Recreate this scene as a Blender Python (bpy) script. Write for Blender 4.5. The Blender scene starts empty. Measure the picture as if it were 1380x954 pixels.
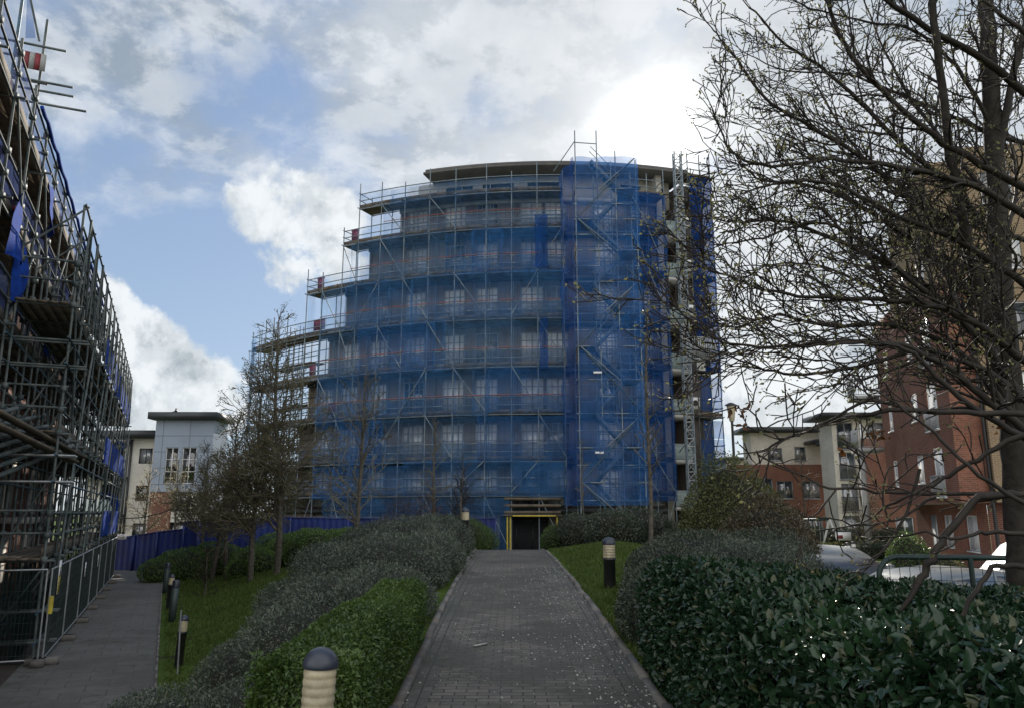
import bpy, math, random
import numpy as np
from mathutils import Vector, Matrix
random.seed(7); RNG = np.random.default_rng(11)
PI = math.pi; R = math.radians
scn = bpy.context.scene; COL = scn.collection

# ------------------------------------------------------------------ camera
EYE = 1.6; PITCH = R(11.5); FPX = 1050.0
cam = bpy.data.cameras.new('camera'); camo = bpy.data.objects.new('camera', cam); COL.objects.link(camo)
camo.location = (0, 0, EYE); camo.rotation_euler = (PI/2 + PITCH, 0, 0)
cam.sensor_width = 36; cam.lens = 36*FPX/1380; cam.clip_end = 5000; cam.clip_start = .05
scn.camera = camo
CP, SP = math.cos(PITCH), math.sin(PITCH)
def ray(px, py):
    u = (px-690)/FPX; v = (477-py)/FPX
    return Vector((u, CP - v*SP, SP + v*CP))
def at(px, py, Y):
    d = ray(px, py); s = Y/d.y
    return Vector((d.x*s, Y, EYE + d.z*s))

# ------------------------------------------------------------------ objects
def tag(o, label=None, cat=None, group=None, kind=None):
    if label: o['label'] = label
    if cat: o['category'] = cat
    if group: o['group'] = group
    if kind: o['kind'] = kind
    return o
WL = {}
def thing(name, label, cat, loc=(0, 0, 0), group=None, rz=0.0):
    o = bpy.data.objects.new(name, None); COL.objects.link(o)
    o.location = loc; o.rotation_euler = (0, 0, rz); o.empty_display_size = .2
    WL[o] = Vector(loc)
    return tag(o, label, cat, group)
KIDS = {}
def adopt(o, parent):
    o.parent = parent; KIDS.setdefault(parent, []).append(o)
def copy_tree(o, loc=None, rz=None, label=None, parent=None):
    c = o.copy(); COL.objects.link(c)
    if parent is not None: adopt(c, parent)
    if loc is not None: c.location = loc; WL[c] = Vector(loc)
    if rz is not None: c.rotation_euler = (0, 0, rz)
    if label: c['label'] = label
    for ch in KIDS.get(o, []): copy_tree(ch, parent=c)
    return c

class MB:
    def __init__(s): s.v = []; s.f = []; s.n = 0; s.m = []; s.cm = 0
    def add(s, verts, faces):
        verts = np.asarray(verts, dtype=np.float32).reshape(-1, 3)
        faces = np.asarray(faces, dtype=np.int32)
        s.v.append(verts); s.f.append(faces + s.n); s.m.append(np.full(len(faces), s.cm, np.int32)); s.n += len(verts)
        return s
    def poly(s, pts):
        return s.add(pts, [list(range(len(pts)))])
    def box(s, c, size, rz=0.0):
        cx, cy, cz = c; a, b, h = size[0]/2, size[1]/2, size[2]/2
        co, si = math.cos(rz), math.sin(rz); vs = []
        for z in (-h, h):
            for x, y in ((-a, -b), (a, -b), (a, b), (-a, b)):
                vs.append((cx + x*co - y*si, cy + x*si + y*co, cz + z))
        return s.add(vs, [(3, 2, 1, 0), (4, 5, 6, 7), (0, 1, 5, 4), (1, 2, 6, 5), (2, 3, 7, 6), (3, 0, 4, 7)])
    def hexa(s, p):   # 8 points: bottom 4 ccw, top 4 ccw
        return s.add([tuple(q) for q in p], [(3, 2, 1, 0), (4, 5, 6, 7), (0, 1, 5, 4), (1, 2, 6, 5), (2, 3, 7, 6), (3, 0, 4, 7)])
    def beam(s, p0, p1, w, h, up=(0, 0, 1)):
        p0 = Vector(p0); p1 = Vector(p1); d = (p1-p0).normalized(); up = Vector(up)
        sx = d.cross(up)
        if sx.length < 1e-4: sx = d.cross(Vector((0, 1, 0)))
        sx.normalize(); uy = sx.cross(d); q = []
        for p in (p0, p1):
            for a, b in ((-1, -1), (1, -1), (1, 1), (-1, 1)):
                q.append(tuple(p + sx*(a*w/2) + uy*(b*h/2)))
        return s.add(q, [(3, 2, 1, 0), (4, 5, 6, 7), (0, 1, 5, 4), (1, 2, 6, 5), (2, 3, 7, 6), (3, 0, 4, 7)])
    def tube(s, pts, r, n=6, caps=True):
        pts = [Vector(p) for p in pts]; m = len(pts); rr = r if hasattr(r, '__len__') else [r]*m
        vs = []; prev = None
        for i, p in enumerate(pts):
            d = (pts[min(i+1, m-1)] - pts[max(i-1, 0)])
            d = d.normalized() if d.length > 1e-9 else Vector((0, 0, 1))
            if prev is None:
                a = d.cross(Vector((0, 0, 1)))
                if a.length < 1e-3: a = d.cross(Vector((0, 1, 0)))
            else:
                a = prev - d*prev.dot(d)
                if a.length < 1e-3: a = d.orthogonal()
            a.normalize(); prev = a; b = d.cross(a)
            for k in range(n):
                t = 2*PI*k/n; vs.append(tuple(p + (a*math.cos(t) + b*math.sin(t))*rr[i]))
        fs = []
        for i in range(m-1):
            for k in range(n):
                k2 = (k+1) % n; fs.append((i*n+k, i*n+k2, (i+1)*n+k2, (i+1)*n+k))
        s.add(vs, fs)
        if caps:
            s.add(vs[:n], [list(range(n))[::-1]]); s.add(vs[-n:], [list(range(n))])
        return s
    def lathe(s, prof, c=(0, 0, 0), n=20):
        vs = []; fs = []
        for r, z in prof:
            for k in range(n):
                t = 2*PI*k/n; vs.append((c[0] + r*math.cos(t), c[1] + r*math.sin(t), c[2] + z))
        for i in range(len(prof)-1):
            for k in range(n):
                k2 = (k+1) % n; fs.append((i*n+k, i*n+k2, (i+1)*n+k2, (i+1)*n+k))
        return s.add(vs, fs)
    def prism(s, poly, ax0, ax1, org, d0, d1, d2, thick):
        # poly in (d0,d1) plane at org, extruded along d2 from 0 to thick
        o = Vector(org); d0 = Vector(d0); d1 = Vector(d1); d2 = Vector(d2); n = len(poly)
        a = [tuple(o + d0*x + d1*y) for x, y in poly]; b = [tuple(o + d0*x + d1*y + d2*thick) for x, y in poly]
        s.add(a + b, [(i, (i+1) % n, n+(i+1) % n, n+i) for i in range(n)])
        s.poly(a[::-1]); s.poly(b); return s
    def build(s, name, mats, parent=None, smooth=False):
        me = bpy.data.meshes.new(name)
        V = np.concatenate(s.v) if s.v else np.zeros((0, 3), np.float32)
        off = np.zeros(3, np.float32)
        if parent is not None: off = np.array(WL.get(parent, Vector((0, 0, 0))), np.float32)
        V = V - off
        loops = np.concatenate([f.reshape(-1) for f in s.f]); sizes = np.concatenate([np.full(len(f), f.shape[1], np.int32) for f in s.f])
        starts = np.concatenate([[0], np.cumsum(sizes)[:-1]]).astype(np.int32)
        me.vertices.add(len(V)); me.vertices.foreach_set('co', V.astype(np.float32).ravel())
        me.loops.add(len(loops)); me.loops.foreach_set('vertex_index', loops.astype(np.int32))
        me.polygons.add(len(sizes)); me.polygons.foreach_set('loop_start', starts); me.polygons.foreach_set('loop_total', sizes)
        if not isinstance(mats, (list, tuple)): mats = [mats]
        for m in mats: me.materials.append(m)
        if len(mats) > 1: me.polygons.foreach_set('material_index', np.concatenate(s.m))
        if smooth: me.polygons.foreach_set('use_smooth', np.ones(len(sizes), bool))
        me.update(calc_edges=True)
        o = bpy.data.objects.new(name, me); COL.objects.link(o)
        if parent is not None:
            adopt(o, parent); WL[o] = WL.get(parent, Vector((0, 0, 0)))
        else: WL[o] = Vector((0, 0, 0))
        return o
def struct(name, mb, mat, smooth=False, kind='structure'):
    return tag(mb.build(name, mat, None, smooth), kind=kind)

# ------------------------------------------------------------------ materials
class NT:
    def __init__(s, tree): s.t = tree; s.n = tree.nodes; s.l = tree.links
    def new(s, typ, **kw):
        nd = s.n.new(typ)
        for k, v in kw.items():
            if k.startswith('i_'): pass
            else: setattr(nd, k, v)
        return nd
    def put(s, sock, v):
        if hasattr(v, 'links') or hasattr(v, 'is_output'): s.l.new(v, sock)
        else: sock.default_value = v
    def math(s, op, a, b=0.0, c=None, clamp=False):
        nd = s.n.new('ShaderNodeMath'); nd.operation = op; nd.use_clamp = clamp
        s.put(nd.inputs[0], a); s.put(nd.inputs[1], b)
        if c is not None: s.put(nd.inputs[2], c)
        return nd.outputs[0]
    def vmath(s, op, a, b=None):
        nd = s.n.new('ShaderNodeVectorMath'); nd.operation = op; s.put(nd.inputs[0], a)
        if b is not None:
            if op == 'SCALE': s.put(nd.inputs['Scale'], b)
            else: s.put(nd.inputs[1], b)
        return nd.outputs['Value'] if op in ('DOT_PRODUCT', 'LENGTH') else nd.outputs[0]
    def noise(s, vec, scale, detail=4, rough=.5, dist=0.0):
        nd = s.n.new('ShaderNodeTexNoise'); s.put(nd.inputs['Vector'], vec); s.put(nd.inputs['Scale'], scale)
        nd.inputs['Detail'].default_value = detail; nd.inputs['Roughness'].default_value = rough; nd.inputs['Distortion'].default_value = dist
        return nd.outputs['Fac']
    def ramp(s, fac, a, b, interp='SMOOTHSTEP'):
        nd = s.n.new('ShaderNodeMapRange'); nd.interpolation_type = interp; s.put(nd.inputs['Value'], fac)
        s.put(nd.inputs['From Min'], a); s.put(nd.inputs['From Max'], b); return nd.outputs[0]
    def mix(s, fac, a, b, blend='MIX'):
        nd = s.n.new('ShaderNodeMix'); nd.data_type = 'RGBA'; nd.blend_type = blend
        s.put(nd.inputs[0], fac)
        for k, v in ((6, a), (7, b)):
            if isinstance(v, (tuple, list)): v = (*v[:3], 1.0)
            s.put(nd.inputs[k], v)
        return nd.outputs[2]
def mat_new(name):
    m = bpy.data.materials.new(name); m.use_nodes = True; m.node_tree.nodes.clear()
    t = NT(m.node_tree); out = t.new('ShaderNodeOutputMaterial'); return m, t, out
def principled(t, col, rough=.6, metal=0.0, spec=.5):
    b = t.new('ShaderNodeBsdfPrincipled')
    if isinstance(col, (tuple, list)): col = (*col[:3], 1.0)
    t.put(b.inputs['Base Color'], col); t.put(b.inputs['Roughness'], rough); t.put(b.inputs['Metallic'], metal)
    b.inputs['Specular IOR Level'].default_value = spec; return b
def bump(t, b, h, strength=.3, dist=.02):
    nd = t.new('ShaderNodeBump'); nd.inputs['Strength'].default_value = strength; nd.inputs['Distance'].default_value = dist
    t.put(nd.inputs['Height'], h); t.l.new(nd.outputs[0], b.inputs['Normal'])
def pm(name, c1, c2=None, scale=3.0, rough=.6, metal=0.0, bmp=0.0, spec=.5, lo=.35, hi=.65, fine=None):
    m, t, out = mat_new(name); c2 = c2 or tuple(x*.72 for x in c1)
    tc = t.new('ShaderNodeTexCoord').outputs['Object']
    n = t.noise(tc, scale, 5, .6); col = t.mix(t.ramp(n, lo, hi), c1, c2)
    n2 = t.noise(tc, scale*9, 3, .6)
    col = t.mix(t.math('MULTIPLY', t.ramp(n2, .45, .8), .35), col, tuple(x*.45 for x in c1))
    rr = t.math('ADD', t.math('MULTIPLY', n2, .25), rough-.12)
    b = principled(t, col, rr, metal, spec)
    if bmp: bump(t, b, n2, bmp, .01)
    t.l.new(b.outputs[0], out.inputs[0]); return m
def wall_uv(t):
    g = t.new('ShaderNodeNewGeometry'); tn = t.vmath('NORMALIZE', t.vmath('CROSS_PRODUCT', (0, 0, 1), g.outputs['True Normal']))
    u = t.vmath('DOT_PRODUCT', g.outputs['Position'], tn)
    sep = t.new('ShaderNodeSeparateXYZ'); t.l.new(g.outputs['Position'], sep.inputs[0])
    cmb = t.new('ShaderNodeCombineXYZ'); t.l.new(u, cmb.inputs[0]); t.l.new(sep.outputs[2], cmb.inputs[1]); return cmb.outputs[0]
def brick_mat(name, c1, c2, mortar, bw=.225, bh=.075, msize=.008, rough=.85, stain=.5):
    m, t, out = mat_new(name); uv = wall_uv(t)
    br = t.new('ShaderNodeTexBrick'); t.l.new(uv, br.inputs['Vector']); br.inputs['Scale'].default_value = 1.0
    br.inputs['Brick Width'].default_value = bw; br.inputs['Row Height'].default_value = bh; br.inputs['Mortar Size'].default_value = msize
    br.inputs['Color1'].default_value = (*c1, 1); br.inputs['Color2'].default_value = (*c2, 1); br.inputs['Mortar'].default_value = (*mortar, 1)
    n = t.noise(uv, .7, 6, .65); col = t.mix(t.math('MULTIPLY', t.ramp(n, .42, .7), stain), br.outputs[0], tuple(x*.55 for x in c1))
    n2 = t.noise(uv, 14, 2); col = t.mix(t.math('MULTIPLY', t.ramp(n2, .4, .7), .3), col, tuple(min(1, x*1.35) for x in c1))
    b = principled(t, col, rough, 0, .3); bump(t, b, br.outputs['Fac'], -.4, .01)
    t.l.new(b.outputs[0], out.inputs[0]); return m
def panel_mat(name, c1, c2, joint, pw, ph, msize=.012, rough=.5, off=0.0):
    m, t, out = mat_new(name); uv = wall_uv(t)
    br = t.new('ShaderNodeTexBrick'); t.l.new(uv, br.inputs['Vector']); br.offset = off; br.inputs['Scale'].default_value = 1.0
    br.inputs['Brick Width'].default_value = pw; br.inputs['Row Height'].default_value = ph; br.inputs['Mortar Size'].default_value = msize
    br.inputs['Color1'].default_value = (*c1, 1); br.inputs['Color2'].default_value = (*c2, 1); br.inputs['Mortar'].default_value = (*joint, 1)
    n = t.noise(uv, .5, 6, .65); col = t.mix(t.math('MULTIPLY', t.ramp(n, .45, .75), .35), br.outputs[0], tuple(x*.6 for x in c1))
    b = principled(t, col, rough, 0, .4); t.l.new(b.outputs[0], out.inputs[0]); return m
def leaf_mat(name, dark, light, rough=.45, trans=.25, spec=.5, brown=None, nscale=.8):
    m, t, out = mat_new(name); g = t.new('ShaderNodeNewGeometry'); rnd = g.outputs['Random Per Island']
    n = t.noise(g.outputs['Position'], nscale, 3)
    f = t.math('ADD', t.math('MULTIPLY', rnd, .65), t.math('MULTIPLY', t.ramp(n, .3, .7), .35))
    col = t.mix(f, dark, light)
    if brown: col = t.mix(t.math('GREATER_THAN', rnd, .93), col, brown)
    b = principled(t, col, t.math('ADD', t.math('MULTIPLY', rnd, .2), rough-.1), 0, spec)
    if trans:
        tr = t.new('ShaderNodeBsdfTranslucent'); t.put(tr.inputs[0], t.mix(.5, col, tuple(min(1, x*1.5) for x in light)))
        mx = t.new('ShaderNodeMixShader'); mx.inputs[0].default_value = trans
        t.l.new(b.outputs[0], mx.inputs[1]); t.l.new(tr.outputs[0], mx.inputs[2]); t.l.new(mx.outputs[0], out.inputs[0])
    else: t.l.new(b.outputs[0], out.inputs[0])
    return m
def net_mat(name, col, fac, scale=1.2, var=.22):
    m, t, out = mat_new(name); g = t.new('ShaderNodeNewGeometry')
    n = t.noise(g.outputs['Position'], scale, 5, .6); n2 = t.noise(g.outputs['Position'], .35, 2)
    c = t.mix(t.ramp(n, .3, .7), col, tuple(x*.6 for x in col))
    d = t.new('ShaderNodeBsdfDiffuse'); t.put(d.inputs[0], c); tr = t.new('ShaderNodeBsdfTranslucent'); t.put(tr.inputs[0], c)
    mx = t.new('ShaderNodeMixShader'); mx.inputs[0].default_value = .45; t.l.new(d.outputs[0], mx.inputs[1]); t.l.new(tr.outputs[0], mx.inputs[2])
    tp = t.new('ShaderNodeBsdfTransparent'); m2 = t.new('ShaderNodeMixShader')
    f = t.math('ADD', fac-var/2, t.math('MULTIPLY', t.math('ADD', t.math('MULTIPLY', n, .4), t.math('MULTIPLY', t.ramp(n2, .3, .7), .6)), var), clamp=True)
    t.put(m2.inputs[0], f); t.l.new(tp.outputs[0], m2.inputs[1]); t.l.new(mx.outputs[0], m2.inputs[2]); t.l.new(m2.outputs[0], out.inputs[0]); return m
def glass_mat(name, tint=(.05, .06, .07), rough=.04, spec=1.0, patch_tint=None):  # second tone brightens the pane colour in noise patches
    m, t, out = mat_new(name); g = t.new('ShaderNodeNewGeometry')
    col = tint
    if patch_tint:
        n = t.noise(g.outputs['Position'], .55, 2); col = t.mix(t.ramp(n, .42, .58), tint, patch_tint)
    b = principled(t, col, rough, 0, spec); b.inputs['IOR'].default_value = 1.75
    t.l.new(b.outputs[0], out.inputs[0]); return m
def clear_mat(name, col=(.6, .75, .75), fac=.3):
    m, t, out = mat_new(name); b = principled(t, col, .05, 0, .8); tp = t.new('ShaderNodeBsdfTransparent'); mx = t.new('ShaderNodeMixShader')
    mx.inputs[0].default_value = fac; t.l.new(tp.outputs[0], mx.inputs[1]); t.l.new(b.outputs[0], mx.inputs[2]); t.l.new(mx.outputs[0], out.inputs[0]); return m

M = {}
M['steel'] = pm('steel tube', (.14, .155, .15), (.055, .075, .078), 2.5, .65, .1, 0, .3)
M['steelgrey'] = pm('weathered grey tube', (.24, .28, .31), (.14, .18, .21), 2.5, .6, .2, 0, .3)
M['net_green'] = net_mat('dark green mesh', (.012, .035, .028), .45)
M['steelblue'] = pm('blue painted tube', (.035, .11, .17), (.06, .08, .09), 1.4, .5, .2)
M['galv'] = pm('galvanised steel', (.42, .44, .45), (.3, .32, .33), 5, .45, .6)
M['board'] = pm('scaffold board', (.15, .12, .085), (.075, .062, .048), 1.5, .85, 0, .2)
M['net'] = net_mat('blue debris net', (.085, .27, .60), .37)  # blue lightened to carry some haze in the net colour
M['net_b'] = net_mat('newer blue net', (.065, .24, .60), .42, 2.0, .3)
M['net_c'] = net_mat('faded blue net', (.12, .29, .55), .33, 1.6, .3)
M['net_tower'] = net_mat('stair tower net', (.045, .20, .56), .48)
M['net_thin'] = net_mat('thin blue net', (.09, .25, .52), .22)
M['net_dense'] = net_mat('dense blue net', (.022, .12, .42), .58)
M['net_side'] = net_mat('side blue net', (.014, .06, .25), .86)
M['net_white'] = net_mat('pale net', (.12, .16, .36), .60, 9, .6)
M['tarp'] = pm('blue tarpaulin', (.012, .06, .34), (.01, .035, .20), 4, .85, 0, 0, .1)
M['red'] = pm('red paint', (.24, .025, .035), (.16, .02, .025), 3, .6)
M['orange'] = pm('faded red tape', (.35, .11, .08), (.25, .1, .1), 3, .6)
M['yellow'] = pm('yellow foam', (.52, .42, .05), (.38, .30, .04), 3, .7)
M['white'] = pm('white paint', (.72, .72, .70), (.6, .6, .58), 2, .55)
M['white_sign'] = pm('white sign board', (.8, .8, .8), (.7, .7, .7), 2, .5)
M['black'] = pm('black paint', (.012, .013, .015), (.02, .02, .02), 4, .4)
M['dark'] = pm('black opening panel', (.010, .011, .013), (.014, .014, .016), 1, .9)  # near-black colour stands for the unlit inside of the doorway
M['grey_dark'] = pm('dark grey trim', (.045, .05, .055), (.03, .035, .04), 1.5, .5)
M['grey_green'] = pm('green grey paint', (.045, .065, .065), (.03, .045, .045), 4, .5)
M['clad'] = panel_mat('brown grey cladding', (.19, .155, .135), (.16, .135, .12), (.05, .045, .04), .62, 2.9, .014)
M['render'] = pm('pale render', (.46, .43, .37), (.36, .34, .3), .6, .85)
M['innerwall'] = pm('brown inner wall', (.16, .14, .12), (.11, .10, .09), .7, .9)  # plain brown tone for inner and recess walls
M['slab'] = pm('concrete slab', (.40, .40, .39), (.28, .28, .27), 1.2, .85)
M['soffit'] = pm('balcony soffit', (.55, .54, .52), (.42, .41, .4), 1, .8)
M['roof'] = pm('roof fascia', (.10, .095, .09), (.07, .068, .066), 1, .7)
M['brick'] = brick_mat('red brick', (.17, .062, .040), (.12, .042, .028), (.26, .2, .16))
M['brick_dark'] = brick_mat('brown brick', (.26, .10, .06), (.14, .055, .035), (.2, .16, .13))
M['brick_buff'] = brick_mat('buff brick', (.235, .165, .095), (.19, .13, .075), (.36, .3, .22), stain=.3)
M['whiterender'] = pm('white render', (.62, .60, .54), (.52, .5, .45), .5, .9)
M['bluepanel'] = panel_mat('blue grey panel', (.26, .31, .39), (.24, .29, .37), (.12, .14, .17), 2.1, 1.25, .03)
M['glass'] = glass_mat('window glass', (.03, .04, .05), .04, 1.0, (.22, .23, .25))
M['glass_bright'] = glass_mat('brightened window glass', (.55, .56, .58), .08, .6, (.85, .85, .84))  # pale base colour stands in for bright sky reflected in the panes
M['glass_mid'] = glass_mat('half brightened window glass', (.10, .12, .14), .08, .6, (.42, .42, .41))  # greyer pane, weaker painted reflection
M['glass_dark'] = glass_mat('dark glass', (.012, .015, .018), .04, .8)
M['clear'] = clear_mat('balustrade glass')
M['frame'] = pm('grey window frame', (.30, .32, .34), (.24, .26, .28), 3, .5)
M['whiteframe'] = pm('white window frame', (.68, .69, .70), (.58, .6, .6), 3, .5)
M['hoard'] = pm('blue hoarding steel', (.014, .032, .17), (.010, .018, .10), .8, .5, 0, 0, .4)
M['bark'] = pm('bark', (.11, .095, .075), (.05, .045, .035), 9, .9, 0, .6)
M['bark_dark'] = pm('dark bark', (.042, .035, .028), (.02, .017, .014), 14, .85, 0, .7, .3)
M['twig'] = pm('twig bark', (.034, .027, .022), (.02, .016, .013), 6, .7, 0, 0, .3)
M['twig_pale'] = pm('pale twig bark', (.15, .13, .085), (.09, .08, .052), 6, .8)
M['bud'] = leaf_mat('bud', (.05, .06, .02), (.15, .145, .06), .6, .35)
M['bud_pale'] = leaf_mat('pale blossom bud', (.30, .26, .15), (.46, .40, .27), .7, .4)
M['bud_olive'] = leaf_mat('olive bud', (.08, .078, .035), (.15, .14, .06), .7, .35)
M['deadleaf'] = leaf_mat('dead leaf', (.07, .03, .012), (.13, .06, .02), .6, .4)
M['laurel'] = leaf_mat('laurel leaf', (.009, .026, .012), (.026, .060, .026), .25, .10, .42, (.06, .07, .03), 1.5)
M['privet'] = leaf_mat('privet leaf', (.026, .056, .012), (.095, .155, .028), .45, .25)
M['shrub'] = leaf_mat('grey green shrub leaf', (.018, .030, .019), (.12, .15, .105), .42, .18, .6, (.16, .16, .12), 1.6)
M['shrub_dark'] = leaf_mat('dark shrub leaf', (.012, .022, .013), (.07, .092, .05), .34, .15, .6, (.15, .15, .11), 1.6)
M['juniper'] = leaf_mat('juniper spray', (.045, .095, .02), (.14, .23, .05), .6, .15)
M['olive'] = leaf_mat('olive shrub leaf', (.035, .048, .012), (.14, .15, .045), .45, .25, .5, (.15, .13, .05))
M['brownshrub'] = leaf_mat('brown shrub leaf', (.030, .028, .015), (.11, .09, .05), .45, .2, .5, (.13, .07, .03))
M['reddish'] = leaf_mat('reddish twig', (.05, .03, .02), (.10, .06, .045), .7, .2)
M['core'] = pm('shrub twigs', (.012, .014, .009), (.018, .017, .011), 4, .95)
M['grassblade'] = leaf_mat('grass blade', (.05, .082, .016), (.105, .145, .032), .6, .35, .3)
M['soil'] = pm('soil', (.045, .034, .026), (.03, .024, .018), 2, .95, 0, .5)
M['kerb'] = pm('concrete edging', (.20, .185, .165), (.11, .10, .09), 2.2, .9, 0, .4)
M['petal'] = leaf_mat('fallen petal', (.34, .34, .32), (.55, .55, .52), .7, .1)
M['asphalt'] = pm('car park paving', (.30, .27, .23), (.24, .22, .19), .8, .9, 0, .2)
M['lamp'] = pm('lamp lens', (.50, .43, .29), (.33, .29, .20), 9, .35)
M['lampcap'] = pm('lamp cap', (.035, .045, .065), (.025, .03, .045), 3, .35)
M['carsilver'] = pm('silver car paint', (.17, .185, .19), (.15, .165, .17), 1, .3, .4)
M['carwhite'] = pm('white van paint', (.17, .175, .18), (.15, .155, .16), 1, .35)
M['carblack'] = pm('dark car paint', (.018, .022, .03), (.015, .018, .025), 1, .25)
M['tyre'] = pm('tyre rubber', (.015, .015, .015), (.02, .02, .02), 3, .9)
M['railgreen'] = pm('dark green rail', (.012, .035, .03), (.008, .02, .018), 3, .45)
# ------------------------------------------------------------------ world, sun
SUNV = ray(880, 176).normalized()
SAZ = math.atan2(SUNV.x, SUNV.y); SEL = math.asin(SUNV.z)
w = bpy.data.worlds.new('World'); scn.world = w; w.use_nodes = True; w.node_tree.nodes.clear()
t = NT(w.node_tree); out = t.new('ShaderNodeOutputWorld'); bg = t.new('ShaderNodeBackground'); bg.inputs[1].default_value = .1
sky = t.new('ShaderNodeTexSky'); sky.sky_type = 'NISHITA'; sky.sun_disc = False; sky.sun_elevation = SEL; sky.sun_rotation = SAZ
sky.air_density = 1.0; sky.dust_density = .6; sky.ozone_density = 1.4
N = t.vmath('NORMALIZE', t.new('ShaderNodeTexCoord').outputs['Generated'])
sep = t.new('ShaderNodeSeparateXYZ'); t.l.new(N, sep.inputs[0]); zz = t.math('MAXIMUM', sep.outputs[2], 0.0)
den = t.math('ADD', zz, .34)
cmb = t.new('ShaderNodeCombineXYZ'); t.l.new(t.math('DIVIDE', sep.outputs[0], den), cmb.inputs[0]); t.l.new(t.math('DIVIDE', sep.outputs[1], den), cmb.inputs[1])
P = cmb.outputs[0]
def blobs(lst, soft=.0):
    acc = None
    for px, py, rad, amp in lst:
        c = ray(px, py).normalized(); a = math.atan(rad/FPX)
        d = t.vmath('DOT_PRODUCT', N, tuple(c)); g = t.math('MULTIPLY', t.ramp(d, math.cos(a), math.cos(a*.15)), amp)
        acc = g if acc is None else t.math('ADD' if amp < 0 else 'MAXIMUM', acc, g)
    return acc
SUND = t.math('ADD', t.vmath('DOT_PRODUCT', N, tuple(SUNV)), t.math('MULTIPLY', t.math('SUBTRACT', t.noise(N, 14, 6, .6, .3), .55), .004))
# high thin sheet of cloud
nA = t.noise(P, 2.1, 9, .58, .1); nB = t.noise(P, 5.2, 10, .62, .15)
fa = t.math('ADD', t.math('MULTIPLY', nA, .58), t.math('MULTIPLY', nB, .42))
biasA = blobs([(720, 60, 420, .20), (250, 40, 330, .15), (60, 190, 190, .14), (150, 235, 120, .12), (930, 60, 330, .2), (390, 170, 70, .06), (1150, 330, 330, .24), (640, 200, 260, .10), (470, 80, 200, .12), (1250, 80, 300, .16), (420, 395, 130, .05), (560, 130, 120, .1)])
biasC = blobs([(230, 330, 230, .16), (330, 160, 120, .10), (640, 300, 200, .04)])
ca = t.ramp(t.math('SUBTRACT', t.math('ADD', fa, biasA), biasC), .47, .66)
# low cumulus
nC = t.noise(N, 9, 9, .60, .15); nD = t.noise(N, 26, 6, .6, .1)
cum = blobs([(385, 285, 95, .95), (345, 285, 65, .8), (430, 300, 85, .95), (455, 350, 60, .9), (400, 350, 85, .8), (440, 265, 50, .6), (300, 320, 32, .5),
             (120, 470, 110, 1), (190, 480, 85, 1), (230, 520, 85, 1), (290, 540, 70, .9), (130, 400, 60, .8), (200, 560, 90, 1), (60, 540, 200, 1),
             (1040, 520, 110, .9), (1060, 590, 160, .9), (1150, 560, 130, .8), (1110, 420, 150, .7), (1300, 600, 200, .7)])
cv = t.math('ADD', t.math('SUBTRACT', t.math('MULTIPLY', cum, 1.05), .22), t.math('ADD', t.math('MULTIPLY', t.math('SUBTRACT', nC, .5), 2.3), t.math('MULTIPLY', t.math('SUBTRACT', nD, .5), .8)))
cc = t.ramp(cv, .26, .62)
rel = t.math('SUBTRACT', t.noise(t.vmath('ADD', N, tuple(SUNV*.022 + Vector((0, 0, .012)))), 9, 9, .60, .15), nC)
# generic clouds for the rest of the sphere (seen only in reflections and from other angles)
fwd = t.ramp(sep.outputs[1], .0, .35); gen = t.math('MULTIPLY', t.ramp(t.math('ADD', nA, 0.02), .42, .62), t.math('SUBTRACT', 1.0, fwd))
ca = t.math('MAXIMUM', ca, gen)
glowA = t.math('POWER', t.math('MAXIMUM', SUND, 0), 1300.0); glowB = t.math('POWER', t.math('MAXIMUM', SUND, 0), 210.0); glowC = t.math('POWER', t.math('MAXIMUM', SUND, 0), 14.0)
skyc = t.mix(1.0, sky.outputs[0], (.84, .93, 1.06), 'MULTIPLY')
skyc = t.mix(.78, skyc, t.mix(t.ramp(sep.outputs[2], .05, .6), (3.1, 4.0, 5.2), (1.9, 2.8, 4.5)))
# sheet cloud colour: thin parts bright, thick parts grey
nE = t.noise(P, 3.6, 9, .6, .15)
relS = t.math('SUBTRACT', t.noise(t.vmath('ADD', P, (.014, .05, 0)), 5.2, 10, .62, .15), nB)
sheet = t.mix(t.math('ADD', t.math('MULTIPLY', t.ramp(nE, .38, .60), .5), t.math('MULTIPLY', t.ramp(relS, -.05, .07), .5)), (6.6, 6.9, 7.2), (2.4, 2.9, 3.4))
sheet = t.mix(t.math('MULTIPLY', glowC, .65), sheet, (6.3, 6.4, 6.3))
c1 = t.mix(t.math('MULTIPLY', ca, .86), skyc, sheet)
thick = t.ramp(t.math('ADD', cv, t.math('MULTIPLY', t.math('SUBTRACT', nD, .5), .9)), .62, 1.05)
shade = t.math('MULTIPLY', t.math('ADD', t.math('MULTIPLY', thick, .45), .35), t.ramp(rel, -.09, .10))
cumc = t.mix(t.math('MULTIPLY', shade, 1.15), (7.0, 7.3, 7.5), (2.6, 3.1, 3.4))
c2 = t.mix(t.math('MULTIPLY', cc, .94), c1, cumc)
# unseen bright clouds behind the viewer, added to light the facades and ground
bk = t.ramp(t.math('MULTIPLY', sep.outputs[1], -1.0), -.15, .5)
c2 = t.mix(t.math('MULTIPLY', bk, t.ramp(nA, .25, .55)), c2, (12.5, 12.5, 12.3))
for g, colr in ((glowA, (26, 25.2, 23.8)), (glowB, (1.9, 1.85, 1.7)), (glowC, (.4, .38, .35))):
    c2 = t.mix(1.0, c2, t.mix(g, (0, 0, 0), colr), 'ADD')
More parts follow.
